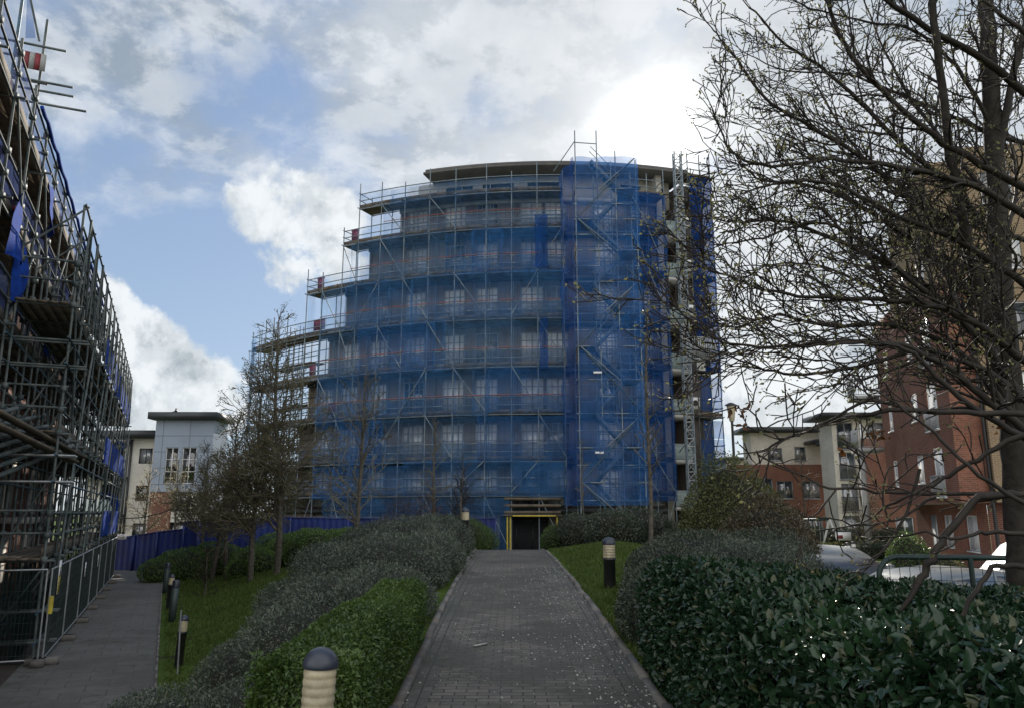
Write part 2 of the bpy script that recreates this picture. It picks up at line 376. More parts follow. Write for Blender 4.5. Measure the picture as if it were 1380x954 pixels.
# below the horizon: dull ground light
c2 = t.mix(t.ramp(sep.outputs[2], -.06, -.01), (1.0, 1.0, .95), c2)
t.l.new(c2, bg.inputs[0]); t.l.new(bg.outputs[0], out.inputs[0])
sun = bpy.data.lights.new('sun', 'SUN'); sun.energy = 4.6; sun.angle = R(.6); sun.color = (1, .93, .82)
so = bpy.data.objects.new('sun', sun); COL.objects.link(so); so.rotation_euler = Vector(SUNV).to_track_quat('Z', 'Y').to_euler()
scn.view_settings.view_transform = 'Standard'; scn.view_settings.look = 'None'; scn.view_settings.exposure = 0.38; scn.view_settings.gamma = 1
scn.cycles.transparent_max_bounces = 24; scn.cycles.max_bounces = 6; scn.cycles.diffuse_bounces = 3; scn.cycles.glossy_bounces = 3
scn.cycles.use_denoising = True; scn.cycles.sample_clamp_indirect = 4.0
scn.render.film_transparent = False

# ------------------------------------------------------------------ terrain
DH = np.array((-.3984, .9172)); NH = np.array((.9172, .3984))     # along and across the lower footpath
GL = -1.6
ZY = np.array((-20, 0, 5, 7, 10, 13, 16, 20, 23.6, 27, 31, 38, 46, 60)); ZZ = np.array((-.2, -.02, .0, .03, .17, .28, .36, .43, .46, .38, .10, -.55, -1.0, -1.0))
def zc(y): return np.interp(y, ZY, ZZ)
def sm(s): s = np.clip(s, 0, 1); return s*s*(3-2*s)
def hgt(x, y):
    x = np.asarray(x, float); y = np.asarray(y, float); c = zc(y)
    wv = x*NH[0] + y*NH[1] - .06 - .45; wc = np.maximum(-1.2*NH[0] + y*NH[1] - .06 - .45, .9)
    s = np.clip(wv/wc, 0, 1); s = .55*s + .45*sm(s)
    cl = np.interp(y, (-20, 0, 7, 16, 23.6, 28, 33, 37, 42, 48), (-.2, 0, .03, .36, .46, .52, .55, .40, -.2, -1.0)); k_ = sm((-1.15-x)/2.2); c_ = c*(1-k_) + cl*k_
    zl = GL + (c_-GL)*s + .12*np.sin(x*.9+y*.31)*np.clip(s*4, 0, 1)*np.clip((1-s)*4, 0, 1)
    r = sm((x-3.6)/2.2); zr = c*(1-r) + (-.7)*r
    zr = zr + .33*np.exp(-((x-2.9)/1.3)**2 - ((y-21)/5.5)**2)*sm((x-1.15)/.6)
    return np.where(x < -1.15, zl, np.where(x > 1.15, zr, c))
def h1(x, y): return float(hgt(x, y))
def lp(tt, n, z=0.0): return Vector((NH[0]*n + DH[0]*tt, NH[1]*n + DH[1]*tt, z))     # lower path coordinates
def tY(Y, n): return (Y - NH[1]*n)/DH[1]
xs = np.unique(np.concatenate([np.linspace(-1500, -60, 16), np.linspace(-60, -26, 35), np.arange(-26, 14, .25), np.linspace(14, 60, 40), np.linspace(60, 1500, 16)]).round(4))
ys = np.unique(np.concatenate([np.linspace(-300, -6, 12), np.arange(-6, 50, .35), np.linspace(50, 100, 25), np.linspace(100, 2500, 16)]).round(4))
def gridmesh(xs, ys, zf):
    X, Y = np.meshgrid(xs, ys); Z = zf(X, Y); nx, ny = len(xs), len(ys)
    mb = MB(); i = np.arange(nx-1)[None, :] + nx*np.arange(ny-1)[:, None]; i = i.ravel()
    mb.add(np.stack([X, Y, Z], -1).reshape(-1, 3), np.stack([i, i+1, i+1+nx, i+nx], 1)); return mb
m, t, out = mat_new('lawn and soil'); g = t.new('ShaderNodeNewGeometry'); pos = g.outputs['Position']
n1 = t.noise(pos, .5, 5, .6); n2 = t.noise(pos, 22, 4, .7)
col = t.mix(t.ramp(n1, .3, .7), (.05, .085, .013), (.085, .125, .024)); col = t.mix(t.math('MULTIPLY', t.ramp(n2, .4, .75), .6), col, (.018, .032, .010))
col = t.mix(t.ramp(t.noise(pos, .9, 4, .6), .60, .70), col, (.045, .040, .024))
b = principled(t, col, .95, 0, .1); bump(t, b, n2, .7, .04); t.l.new(b.outputs[0], out.inputs[0]); M['lawn'] = m
struct('lawn', gridmesh(xs, ys, lambda X, Y: hgt(X, Y)), M['lawn'], True)

# paved ramp up to the door
def pave_mat(name, rot, bw, bh, c1, c2, mortar, msize, dirt, off=.5, big=.8):
    m, t, out = mat_new(name); g = t.new('ShaderNodeNewGeometry')
    mp = t.new('ShaderNodeMapping'); mp.inputs['Rotation'].default_value = (0, 0, rot); t.l.new(g.outputs['Position'], mp.inputs['Vector'])
    wob = t.new('ShaderNodeTexNoise'); wob.inputs['Scale'].default_value = 1.3; t.l.new(mp.outputs[0], wob.inputs['Vector'])
    v = t.vmath('ADD', mp.outputs[0], t.vmath('SCALE', t.vmath('SUBTRACT', wob.outputs['Color'], (.5, .5, .5)), .02))
    br = t.new('ShaderNodeTexBrick'); t.l.new(v, br.inputs['Vector']); br.offset = off; br.inputs['Scale'].default_value = 1.0
    br.inputs['Brick Width'].default_value = bw; br.inputs['Row Height'].default_value = bh; br.inputs['Mortar Size'].default_value = msize; br.inputs['Mortar Smooth'].default_value = .3
    br.inputs['Color1'].default_value = (*c1, 1); br.inputs['Color2'].default_value = (*c2, 1); br.inputs['Mortar'].default_value = (*mortar, 1)
    p = g.outputs['Position']; n1 = t.noise(p, big, 6, .65); n2 = t.noise(p, 35, 4, .7); n3 = t.noise(p, 5, 5, .7)
    col = t.mix(t.math('MULTIPLY', t.ramp(n1, .38, .62), .85), br.outputs[0], dirt); col = t.mix(t.math('MULTIPLY', t.ramp(t.noise(p, 2.3, 6, .7), .54, .64), .5), col, (.040, .045, .026))
    col = t.mix(t.math('MULTIPLY', t.ramp(n3, .55, .75), .45), col, tuple(x*1.5 for x in c1))
    col = t.mix(t.math('MULTIPLY', t.ramp(n2, .45, .8), .5), col, tuple(x*.4 for x in c1))
    b = principled(t, col, t.math('ADD', .6, t.math('MULTIPLY', n3, .3)), 0, .4)
    hgtv = t.math('ADD', t.math('MULTIPLY', br.outputs['Fac'], -1.0), t.math('MULTIPLY', n2, .35)); bump(t, b, hgtv, .55, .012)
    t.l.new(b.outputs[0], out.inputs[0]); return m
M['pavers'] = pave_mat('block paving', 0, .2, .1, (.175, .155, .13), (.10, .09, .078), (.032, .03, .025), .007, (.062, .06, .048))
M['edgers'] = pave_mat('edge paving', PI/2, .2, .1, (.145, .135, .12), (.10, .095, .085), (.03, .028, .025), .007, (.065, .065, .052))
M['slabs'] = pave_mat('flagstones', math.atan2(DH[0], DH[1]), .75, .5, (.15, .145, .13), (.125, .12, .108), (.05, .047, .042), .010, (.085, .08, .068), .5, .5)
yy = np.arange(-4, 47.01, .35)
def sheared(mb):
    for v in mb.v: v[:, 0] -= .0125*v[:, 1]
    return mb
struct('path', sheared(gridmesh(np.linspace(-.62, 1.09, 9), yy, lambda X, Y: hgt(X*0, Y)+.012)), M['pavers'])
for x0, x1, nm in ((-.82, -.62, 'path_edging'), (1.09, 1.29, 'path_edging')):
    struct(nm, sheared(gridmesh(np.linspace(x0, x1, 3), yy, lambda X, Y: hgt(X*0, Y)+.012+.004)), M['edgers'])
for x, nm in ((-.86, 'kerb'), (1.33, 'kerb')):
    mb = MB(); y = -4.0
    while y < 46:
        L = .9; j = random.uniform(-.008, .008); tl = random.uniform(-.012, .012); z0 = h1(0, y); z1 = h1(0, y+L-.012)
        pts = [(x-.035+j, y, z0-.1), (x+.035+j, y, z0-.1), (x+.035+j+tl, y+L-.012, z1-.1), (x-.035+j+tl, y+L-.012, z1-.1)]
        up = random.uniform(.035, .06); pts += [(a, b_, c+.1+up) for a, b_, c in pts]; mb.hexa(pts); y += L
    struct(nm, sheared(mb), M['kerb'])
# lower footpath, its kerb line, and the bare ground below the scaffold
mb = MB(); t0, t1 = tY(-6, -1), tY(58, -1); tt = np.linspace(t0, t1, 60)
P_, F_ = [], []
for i, q in enumerate(tt):
    for nn in (-2.6, -1.2, .06): P_.append(tuple(lp(q, nn, GL+.012)))
F_ = [(i*3+k, i*3+k+1, i*3+k+4, i*3+k+3) for i in range(59) for k in range(2)]
struct('footpath', mb.add(P_, F_), M['slabs'])
mb = MB()
q = t0
while q < t1:
    a, b_ = lp(q, .065), lp(q+.9, .065); mb.beam((a.x, a.y, GL+.0), (b_.x, b_.y, GL+.0), .05, .07); q += .912
struct('footpath_kerb', mb, M['kerb'])
mb = MB(); mb.poly([tuple(lp(t0, -9, GL+.006)), tuple(lp(t0, -2.55, GL+.006)), tuple(lp(t1, -2.55, GL+.006)), tuple(lp(t1, -9, GL+.006))])
struct('bare_ground', mb, M['soil'])
mb = MB(); mb.poly([(6.0, 9, -.685), (70, 9, -.685), (70, 47, -.685), (13, 47, -.685), (6.0, 30, -.685)])
struct('car_park', mb, M['asphalt'])
mb = MB(); mb.poly([(-14, 46.5, -.985), (24, 46.5, -.985), (24, 58, -.985), (-14, 58, -.985)]); struct('pavement', mb, M['slabs'])
# small verge where the swing stands
mb = MB(); mb.poly([(14, 38, -.68), (30, 36, -.68), (34, 52, -.68), (16, 52, -.68)]); struct('verge', mb, M['lawn'])
# ------------------------------------------------------------------ round apartment block
CX, CY, RF = 3.0, 78.0, 28.5
def dP(th, o, z):
    a = R(th); r = RF + o; return Vector((CX + r*math.sin(a), CY - r*math.cos(a), z))
def arcbox(mb, th0, th1, o0, o1, z0, z1, step=2.0):
    n = max(1, int(math.ceil(abs(th1-th0)/step))); ths = np.linspace(th0, th1, n+1)
    vs = []
    for a in ths: vs += [tuple(dP(a, o1, z0)), tuple(dP(a, o1, z1)), tuple(dP(a, o0, z1)), tuple(dP(a, o0, z0))]
    fs = [(i*4+k, (i+1)*4+k, (i+1)*4+(k+1) % 4, i*4+(k+1) % 4) for i in range(n) for k in range(4)]
    mb.add(vs, fs); mb.add(vs[:4], [(0, 1, 2, 3)]); mb.add(vs[-4:], [(3, 2, 1, 0)])
def arcsheet(mb, th0, th1, o, z0, z1, step=.5, wav=.05, nz=6):
    ths = np.linspace(th0, th1, max(2, int(abs(th1-th0)/step)+1)); zs = np.linspace(z0, z1, nz); vs = []
    for j, z in enumerate(zs):
        for a in ths:
            s = math.sin(PI*j/(nz-1))
            vs.append(tuple(dP(a, o + wav*s*(math.sin(a*2.3+z*1.7)+.6*math.sin(a*5.1-z)), z)))
    n = len(ths)
    mb.add(vs, [(j*n+i, j*n+i+1, (j+1)*n+i+1, (j+1)*n+i) for j in range(nz-1) for i in range(n-1)])
FLO = [-1.0, 1.9, 4.85, 7.75, 10.75, 13.85, 16.95, 19.95, 22.4]
FLEFT = [-46, -46, -40, -38, -34, -31, -27, -22]
blk = thing('apartment_block', 'tall round brown apartment block wrapped in blue scaffold netting beyond the paved ramp', 'apartment block', (CX, 50, -1))
WINTH = [-34.4, -29.9, -25, -19.5, -13.9, -9.4, -3.4, -.1, 6.4, 11.6]
def local_box(mb, th, o0, o1, w0, w1, z0, z1):   # box in the tangent frame at angle th
    c = dP(th, 0, 0); a = R(th); tg = Vector((math.cos(a), math.sin(a), 0)); nr = Vector((math.sin(a), -math.cos(a), 0))
    pts = []
    for z in (z0, z1):
        for u_, o_ in ((w0, o1), (w1, o1), (w1, o0), (w0, o0)):
            q = c + tg*u_ + nr*o_; pts.append((q.x, q.y, z))
    mb.hexa(pts)
def block_window(th, z0, w, h, k, bright):
    f = MB(); e = .06
    for a, b_ in ((-w/2, -w/2+e), (w/2-e, w/2), (-.05, .05)): local_box(f, th, -.11, .02, a, b_, z0, z0+h)
    for z in (z0, z0+h-e): local_box(f, th, -.105, .025, -w/2, w/2, z, z+e)
    for a in (-w/4, w/4): local_box(f, th, -.09, .0, a-.018, a+.018, z0+e, z0+h-e)
    for q in (.28, .52, .76): local_box(f, th, -.085, .005, -w/2+e, w/2-e, z0+h*q-.018, z0+h*q+.018)
    fo = f.build('window', M['frame'], blk)
    p = MB(); local_box(p, th, -.112, -.06, -w/2+e*.5, w/2-e*.5, z0+e*.5, z0+h-e*.5)
    p.build('pane', M['glass_bright' if bright else 'glass'], fo)
    r_ = MB()
    for z in (z0+.08, z0+1.0): local_box(r_, th, .16, .2, -w/2-.1, w/2+.1, z, z+.04)
    q = -w/2-.1
    while q < w/2+.1: local_box(r_, th, .165, .19, q, q+.018, z0+.12, z0+1.0); q += .12
    r_.build('railing', M['frame'], fo)
for f in range(8):
    z0, z1 = FLO[f], FLO[f+1]; th0 = FLEFT[f]; mb = MB()
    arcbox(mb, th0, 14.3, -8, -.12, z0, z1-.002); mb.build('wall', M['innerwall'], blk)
    mb = MB(); arcbox(mb, th0-.3, 13.8, -.118, .16, z1-.32, z1-.02); mb.build('floor_slab', M['grey_dark' if f < 7 else 'slab'], blk)
    ths = [a for a in WINTH if a > th0 + 2]
    edges = [th0] + [x for a in ths for x in (a-1.55, a+1.55)] + [13.9]
    for i in range(0, len(edges), 2):
        if edges[i+1] - edges[i] > .15:
            mb = MB(); arcbox(mb, edges[i], edges[i+1], -.119, 0, z0, z1-.33, 1.0); mb.build('cladding', M['clad'], blk)
    for k, a in enumerate(ths):
        if f == 0 and -10 < a < 1: continue
        block_window(a, z0+.12, 1.5, 2.25, k, (f*7+k*3) % 5 > 0)
# pale gable ends of the stepped floors, penthouse and roof
for f in range(3, 8):
    mb = MB(); arcbox(mb, FLEFT[f]-.25, FLEFT[f]-.01, -7.9, .05, FLO[f]+.02, FLO[f+1]-.35); mb.build('gable_wall', M['render'], blk)
mb = MB(); arcbox(mb, -20.5, 17, -7.5, -.9, 22.42, 24.4); mb.build('penthouse_wall', M['render'], blk)
for a0, a1 in ((-16, -12), (-10.5, -6), (-4, 0.5), (9.5, 12.5), (14, 16)):
    mb = MB(); arcbox(mb, a0, a1, -.89, -.84, 22.75, 23.9); mb.build('penthouse_window', M['glass_dark'], blk)
rf = MB(); arcbox(rf, -18.2, 18.6, -7.8, .72, 24.44, 24.6); arcbox(rf, -18.0, 18.4, -7.7, .6, 24.602, 24.82); rf.build('roof', M['roof'], blk)
# balcony bay beside the hoist
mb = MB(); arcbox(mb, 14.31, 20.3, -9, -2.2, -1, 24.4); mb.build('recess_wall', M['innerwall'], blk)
mb = MB(); arcbox(mb, 13.95, 14.75, -2.19, .12, -1, 24.40); mb.build('fin_wall', M['render'], blk)
mb = MB(); arcbox(mb, 17.6, 21.2, -8, .0, -1, 23.9); mb.build('side_wall', M['clad'], blk)
for f in range(1, 8):
    z = FLO[f]; mb = MB(); arcbox(mb, 14.76, 17.59, -2.19, .45, z-.14, z+.06); s = mb.build('balcony_slab', M['soffit'], blk)
    mb = MB(); arcbox(mb, 14.8, 17.5, .36, .39, z+.1, z+1.1); mb.build('balustrade', M['clear'], s)
    mb = MB(); arcbox(mb, 14.8, 16.1, -2.18, -2.1, z+.08, z+2.2); mb.build('balcony_door', M['glass_dark'], blk)
mb = MB(); local_box(mb, -4.4, -.1, .17, -1.55, 1.45, -1.0, 1.45); dr = mb.build('doorway', M['dark'], blk)  # solid panel, the opening's darkness is in its colour
mb = MB()
for a in (-1.5, -.55, .45, 1.38): local_box(mb, -4.4, .171, .2, a, a+.06, -1, 1.4)
local_box(mb, -4.4, .172, .21, -1.5, 1.4, 1.1, 1.16); mb.build('door_frame', M['black'], dr)
mb = MB()
for px in (640, 686, 688): 
    q = dP(-7+random.random()*3, -4, 24.95); mb.tube([q, q+Vector((0, 0, .9))], .03, 5); mb.tube([q+Vector((-.5, 0, .7)), q+Vector((.5, 0, .75))], .02, 4); mb.tube([q+Vector((-.4, .2, .6)), q+Vector((-.4, -.2, .9))], .02, 4)
mb.build('aerial', M['grey_dark'], blk)

# ------------------------------------------------------------------ scaffolding builder
def spline(P, s0, s1, o, z, curved):
    if not curved: return [P(s0, o, z), P(s1, o, z)]
    n = max(2, int(abs(s1-s0)/1.5)+1); return [P(a, o, z) for a in np.linspace(s0, s1, n)]
def capped(lst, name, mat, parent, cap=98):
    """lst of MB: the first ones are parts of their own, what is past the cap one part"""
    for i, mb in enumerate(lst):
        if i < cap: mb.build(name, mat, parent)
    if len(lst) > cap:
        big = MB()
        for mb in lst[cap:]:
            for v, f in zip(mb.v, mb.f): big.add(v, f - f.min())
        tag(big.build(name, mat, parent), kind='stuff')
def scaffold(th, P, ss, levels, s_lo, s_hi, w, base, r=.03, curved=True, rails=(.5, 1.0), brace_every=3, top=1.15, mat='steel', deckmat='board', board_over=.0, couplers=False, tops=None, n=6):
    st, tr, br, gr = [], [], [], []
    for i, s in enumerate(ss):
        lv = [k for k in range(len(levels)) if s_lo[k]-.2 <= s <= s_hi[k]+.2]
        if not lv: continue
        zt = levels[max(lv)] + top + (random.uniform(.1, .9) if tops is None else tops)
        for o in (w, .12):
            mb = MB(); mb.tube([P(s, o, base), P(s, o, zt if o == w else zt-.5)], r, n)
            if couplers:
                for k in lv:
                    for dz in (-.03, *rails):
                        q = P(s, o, levels[k]+dz); mb.box(q, (.12, .12, .13))
                for k in range(1, 3): mb.tube([P(s, o, base+(zt-base)*k/3-.08), P(s, o, base+(zt-base)*k/3+.08)], r*1.35, n)
            st.append((mb, o))
        for k in lv:
            mb = MB(); mb.tube([P(s, -.1, levels[k]-.06), P(s, w+.22, levels[k]-.06)], r*.95, n); tr.append(mb)
    for k, z in enumerate(levels):
        s0, s1 = s_lo[k], s_hi[k]
        for dz in rails:
            mb = MB(); mb.tube(spline(P, s0, s1, w, z+dz, curved), r*.9, n); gr.append(mb)
        mb = MB(); mb.tube(spline(P, s0, s1, w-.02, z-.11, curved), r, n); mb.build('ledger', M[mat], th)
        mb = MB(); mb.tube(spline(P, s0, s1, .12, z-.11, curved), r, n); mb.build('ledger', M[mat], th)
        # end rails
        for dz in rails:
            for s in (s0, s1):
                mb = MB(); mb.tube([P(s, .1, z+dz+.05), P(s, w+.1, z+dz+.05)], r*.9, n); gr.append(mb)
        # boards: five across
        mb = MB(); nb = 5
        for b_ in range(nb):
            oa = .1 + (w-.16)*b_/nb; ob = oa + (w-.16)/nb - .012; q = s0 - board_over
            seg = np.linspace(s0-board_over, s1+board_over, max(2, int(abs(s1-s0)/(2.0 if curved else 3.9))+1))
            for a0, a1 in zip(seg[:-1], seg[1:]):
                j = random.uniform(-.008, .008); e = (a1-a0)*.004
                p = [P(a0+e, oa, z+j-.04), P(a1-e, oa, z+j-.04), P(a1-e, ob, z+j-.04), P(a0+e, ob, z+j-.04)]
                mb.hexa([tuple(x) for x in p] + [(x.x, x.y, x.z+.045) for x in p])
        mb.build('platform', M[deckmat], th)
        mb = MB(); n_ = max(2, int(abs(s1-s0)/2)+1); seg = np.linspace(s0, s1, n_)
        for a0, a1 in zip(seg[:-1], seg[1:]):
            p = [P(a0, w-.07, z+.01), P(a1, w-.07, z+.01), P(a1, w-.035, z+.01), P(a0, w-.035, z+.01)]
            mb.hexa([tuple(x) for x in p] + [(x.x, x.y, x.z+.22) for x in p])
        mb.build('toe_board', M[deckmat], th)
        zprev = levels[k-1] if k else base
        inr = [s for s in ss if s0-.2 <= s <= s1+.2]
        for i in range(len(inr)-1):
            if (i + (k % 2)*1) % brace_every == 0:
                mb = MB(); fl_ = random.random() < .3; mb.tube([P(inr[i+fl_], w+.06, z-.05), P(inr[i+1-fl_], w+.06, zprev+.15)], r*.9, n)
                if random.random() < .72: br.append(mb)
    st.sort(key=lambda q: -q[1])
    capped([q[0] for q in st], 'standard', M[mat], th)
    capped(tr, 'transom', M[mat], th); capped(gr, 'guardrail', M[mat], th); capped(br, 'diagonal_brace', M[mat], th)

# ------------------------------------------------------------------ scaffold round the block
LV = [2.7, 4.8, 7.7, 10.7, 13.8, 16.9, 19.9, 22.4]
SLO = [-50, -50, -50, -50, -50, -36, -29.5, -27]; SHI = [.6]*8
SS = [-50, -47, -43.5, -40, -36, -33, -29.5, -27, -23.5, -20, -16.5, -13, -9, -5.8, -2.6, .6]
sc = thing('curved_scaffolding', 'curved steel scaffolding hung with blue netting, stepped down floor by floor round the brown block', 'scaffolding', dP(-20, 1.5, -1))
scaffold(sc, dP, SS, LV, SLO, SHI, 1.5, -1.0, r=.036, brace_every=2, mat='steelgrey')
for i in range(8):
    z0 = LV[i]; z1 = LV[i+1] if i < 7 else LV[i]+1.1
    lo = [-33, -33, -33, -33, -33, -28, -23, -22][i]
    cuts = [lo] + sorted(random.uniform(lo+4, -3) for _ in range(3)) + [.4]
    for k, (a0, a1) in enumerate(zip(cuts[:-1], cuts[1:])):
        if a1-a0 < 1.0: continue
        mb = MB(); arcsheet(mb, a0-.1, a1+.12, 1.56 + .02*(k % 2), z0-random.uniform(.0, .25), z1-random.uniform(.0, .3), wav=random.uniform(.05, .13)); mb.build('netting', M[random.choice(('net', 'net_b', 'net_c', 'net')) if i < 6 else 'net_thin'], sc)
    mb = MB(); arcsheet(mb, SLO[i]+(0 if i > 4 else 12), .4, 1.46, z0+.05, z0+1.02, wav=.02, nz=3); mb.build('guard_netting', M['net_thin'], sc)
    if 2 <= i < 7:
        mb = MB(); mb.tube(spline(dP, lo, .4, 1.6, z0+1.12, True), .025, 4); mb.build('warning_tape', M['orange'], sc)
mb = MB(); arcsheet(mb, -31, -6, 1.58, -.7, 2.5); mb.build('netting', M['net'], sc)
mb = MB(); arcsheet(mb, -6, .3, 1.57, 2.75, 4.7); mb.build('netting', M['net'], sc)
for th_, z0, z1 in ((-49.5, 9.5, 14.8), (-35.6, 14, 16.8), (-29.2, 17, 19.6)):
    mb = MB(); arcsheet(mb, th_, th_+1.4, 1.55, z0, z1, .3); mb.build('end_netting', M['net_thin'], sc)
for th_, z in ((-28.2, 20.1), (-34.2, 17.1), (-33.6, 14.05), (-34.6, 14.05), (-35, 10.9), (-31, 8.0)):
    c = dP(th_, 1.1, z+.5); mb = MB(); mb.box(c, (.6, .08, .72), R(th_)); mb.box((c.x, c.y, c.z+.39), (.65, .14, .06), R(th_))
    fp = mb.build('fire_point', M['red'], None)
    tag(fp, {20.1: 'red fire point board on the top stepped lift of the curved scaffold', 17.1: 'red fire point board two lifts below the top of the curved scaffold end', 10.9: 'red fire point board low on the curved scaffold behind the tall bare tree', 8.0: 'lowest red fire point board behind the curved scaffold netting'}.get(z) or ('inner of two red fire point boards on the same stepped lift' if th_ == -33.6 else 'outer of two red fire point boards on the same stepped lift'), 'fire point', 'fire points on the curved scaffold')
# the dense low tube tower at the stepped end
ex = []
for z in np.arange(2.2, 13.6, .75):
    for o in (1.52, .1, -1.3):
        mb = MB(); mb.tube(spline(dP, -50.2, -36.2, o, z, True), .034, 5); ex.append(mb)
for i, a in enumerate(np.arange(-49.5, -37, 1.9)):
    for o in (1.5, -1.3):
        mb = MB(); mb.tube([dP(a, o, -1), dP(a, o, 14.2 + .8*(i % 3))], .034, 5); ex.append(mb)
    mb = MB(); mb.tube([dP(a, 1.55, 1 + 3*(i % 4)), dP(a+1.9, 1.55, 4 + 3*(i % 4))], .034, 5); ex.append(mb)
capped(ex, 'tower_tube', M['steel'], sc)
for z in (6.2, 9.2, 12.3):
    mb = MB(); arcbox(mb, -49, -38, -1.2, .05, z, z+.06); mb.build('platform', M['board'], sc)
mb = MB(); arcsheet(mb, -50.2, -48.6, 1.58, 7.5, 14.6, .3); mb.build('end_netting', M['net'], sc)
# timber crash deck over the door and yellow foam round the posts
for k, z in enumerate((1.55, 1.95, 2.35)):
    mb = MB(); arcbox(mb, -6.6, -.1, 1.25 + .02*k, 1.6, z, z+.16); mb.build('sheeting_board', M['board'], sc)
mb = MB(); arcbox(mb, -6.7, 0, .2, 1.75, 1.42, 1.5); mb.build('canopy_deck', M['board'], sc)
for th_ in (-5.9, -.55, -6.25):
    mb = MB(); mb.tube([dP(th_, 1.62, -.9), dP(th_, 1.62, 1.38)], .05, 8); mb.build('foam_guard', M['yellow'], sc)
mb = MB(); mb.tube(spline(dP, -5.6, -.7, 1.8, 1.42, True), .05, 6); mb.build('foam_guard', M['yellow'], sc)
# loose torn net hanging down the front
for th_, za, zb, w_ in ((-2.9, 17.0, 20.6, 1.6), (-2.4, 10.4, 13.7, 1.0)):
    mb = MB(); arcsheet(mb, th_, th_+w_, 1.64, za, zb, .25, .12); mb.build('torn_netting', M['net_dense'], sc)

# ------------------------------------------------------------------ stair tower
def tP(s, o, z): return Vector((3.95 + s, 47.6 - o, z))
tw = thing('stair_tower', 'blue netted scaffold stair tower standing out from the front of the brown block', 'stair tower', (5.8, 46.4, -1))
TZ = [1.3, 3.3, 5.3, 7.3, 9.3, 11.3, 13.3, 15.3, 17.3, 19.3, 21.3]
sts = []
for sx in (0, 1.35, 2.5, 3.75):
    for o in (0, 2.2):
        mb = MB(); mb.tube([tP(sx, o, -1), tP(sx, o, 23.6 + (1.6 if sx < 1.4 and o else random.uniform(-.5, .6)))], .035, 6); mb.build('standard', M['steelgrey'], tw)
for i, z in enumerate(TZ):
    for o in (0, 2.2):
        for dz in (0, 1.0):
            mb = MB(); mb.tube([tP(-.15, o, z+dz), tP(3.9, o, z+dz)], .032, 6); mb.build('ledger', M['steelgrey'], tw)
    for sx in (0, 3.75):
        mb = MB(); mb.tube([tP(sx, -.1, z+.08), tP(sx, 2.35, z+.08)], .032, 6); mb.build('transom', M['steelgrey'], tw)
    a = i % 2
    mb = MB(); x0, x1 = (.1, 1.0) if a else (2.8, 3.7)
    mb.box(tP((x0+x1)/2, 1.1, z+.02), (x1-x0, 2.0, .06)); mb.build('landing', M['board'], tw)
    mb = MB(); o = .55 if a else 1.6
    p0 = tP(2.8 if not a else 1.0, o, z); p1 = tP(1.0 if not a else 2.8, o, z+2.0)
    for dy in (-.35, .35): mb.beam(p0 + Vector((0, dy, 0)), p1 + Vector((0, dy, 0)), .05, .2)
    for q in range(9):
        c = p0.lerp(p1, (q+.5)/9); mb.box(c, (.24, .66, .035))
    for dy in (-.35, .35): mb.tube([p0 + Vector((0, dy, .95)), p1 + Vector((0, dy, .95))], .022, 5)
    mb.build('stair_flight', M['steelgrey'], tw)
    if i % 2 == 0:
        mb = MB(); s_ = (i//2) % 2; mb.tube([tP(.1 if s_ else 3.7, 2.28, z-1.9), tP(3.7 if s_ else .1, 2.28, z+2.0)], .034, 6); mb.build('diagonal_brace', M['steelblue'], tw)
        mb = MB(); mb.tube([tP(1.4 if s_ else 2.5, 2.3, z-.1), tP(3.7 if s_ else .1, 2.3, z+2)], .03, 6); mb.build('diagonal_brace', M['steelgrey'], tw)
def flatsheet(mb, A, B, z0, z1, nu=14, nv=24, wav=.07, ph=0.0):
    A = Vector(A); B = Vector(B); d = B-A; nr = Vector((d.y, -d.x, 0)).normalized(); vs = []
    for j in range(nv+1):
        for i in range(nu+1):
            u = i/nu; z = z0 + (z1-z0)*j/nv; o = wav*(math.sin(u*d.length*2.1+z*.9+ph) + .7*math.sin(u*d.length*4.7-z*1.9))*abs(math.sin(PI*z/2))
            q = A + d*u + nr*o; vs.append((q.x, q.y, z))
    n = nu+1; mb.add(vs, [(j*n+i, j*n+i+1, (j+1)*n+i+1, (j+1)*n+i) for j in range(nv) for i in range(nu)])
for z0, z1 in ((2.0, 9.4), (9.35, 16.4), (16.35, 23.4)):
    mb = MB(); flatsheet(mb, tP(.02, 2.26, 0), tP(3.9, 2.26, 0), z0, z1, 18, 30, .10); mb.build('netting', M['net_tower'], tw)
    mb = MB(); flatsheet(mb, tP(-.8, .35, 0), tP(.0, 2.25, 0), z0, z1, 6, 40, .16, 1.0); mb.build('side_netting', M['net_dense'], tw)
mb = MB(); mb.tube([tP(1.36, 2.24, 21.6), tP(3.6, 1.8, 21.0)], .02, 5); mb.tube([tP(0, 2.2, 24.4), tP(1.36, 2.2, 24.3)], .03, 6); mb.tube([tP(-1.3, 1.2, 22.9), tP(0, 2.2, 24.5)], .03, 6); mb.build('top_rail', M['steelgrey'], tw)
for z in (9.7, 5.0):
    mb = MB(); c = tP(1.1, 2.36, z); mb.box(c, (.5, .02, .13)); mb.build('notice', M['white_sign'], tw)

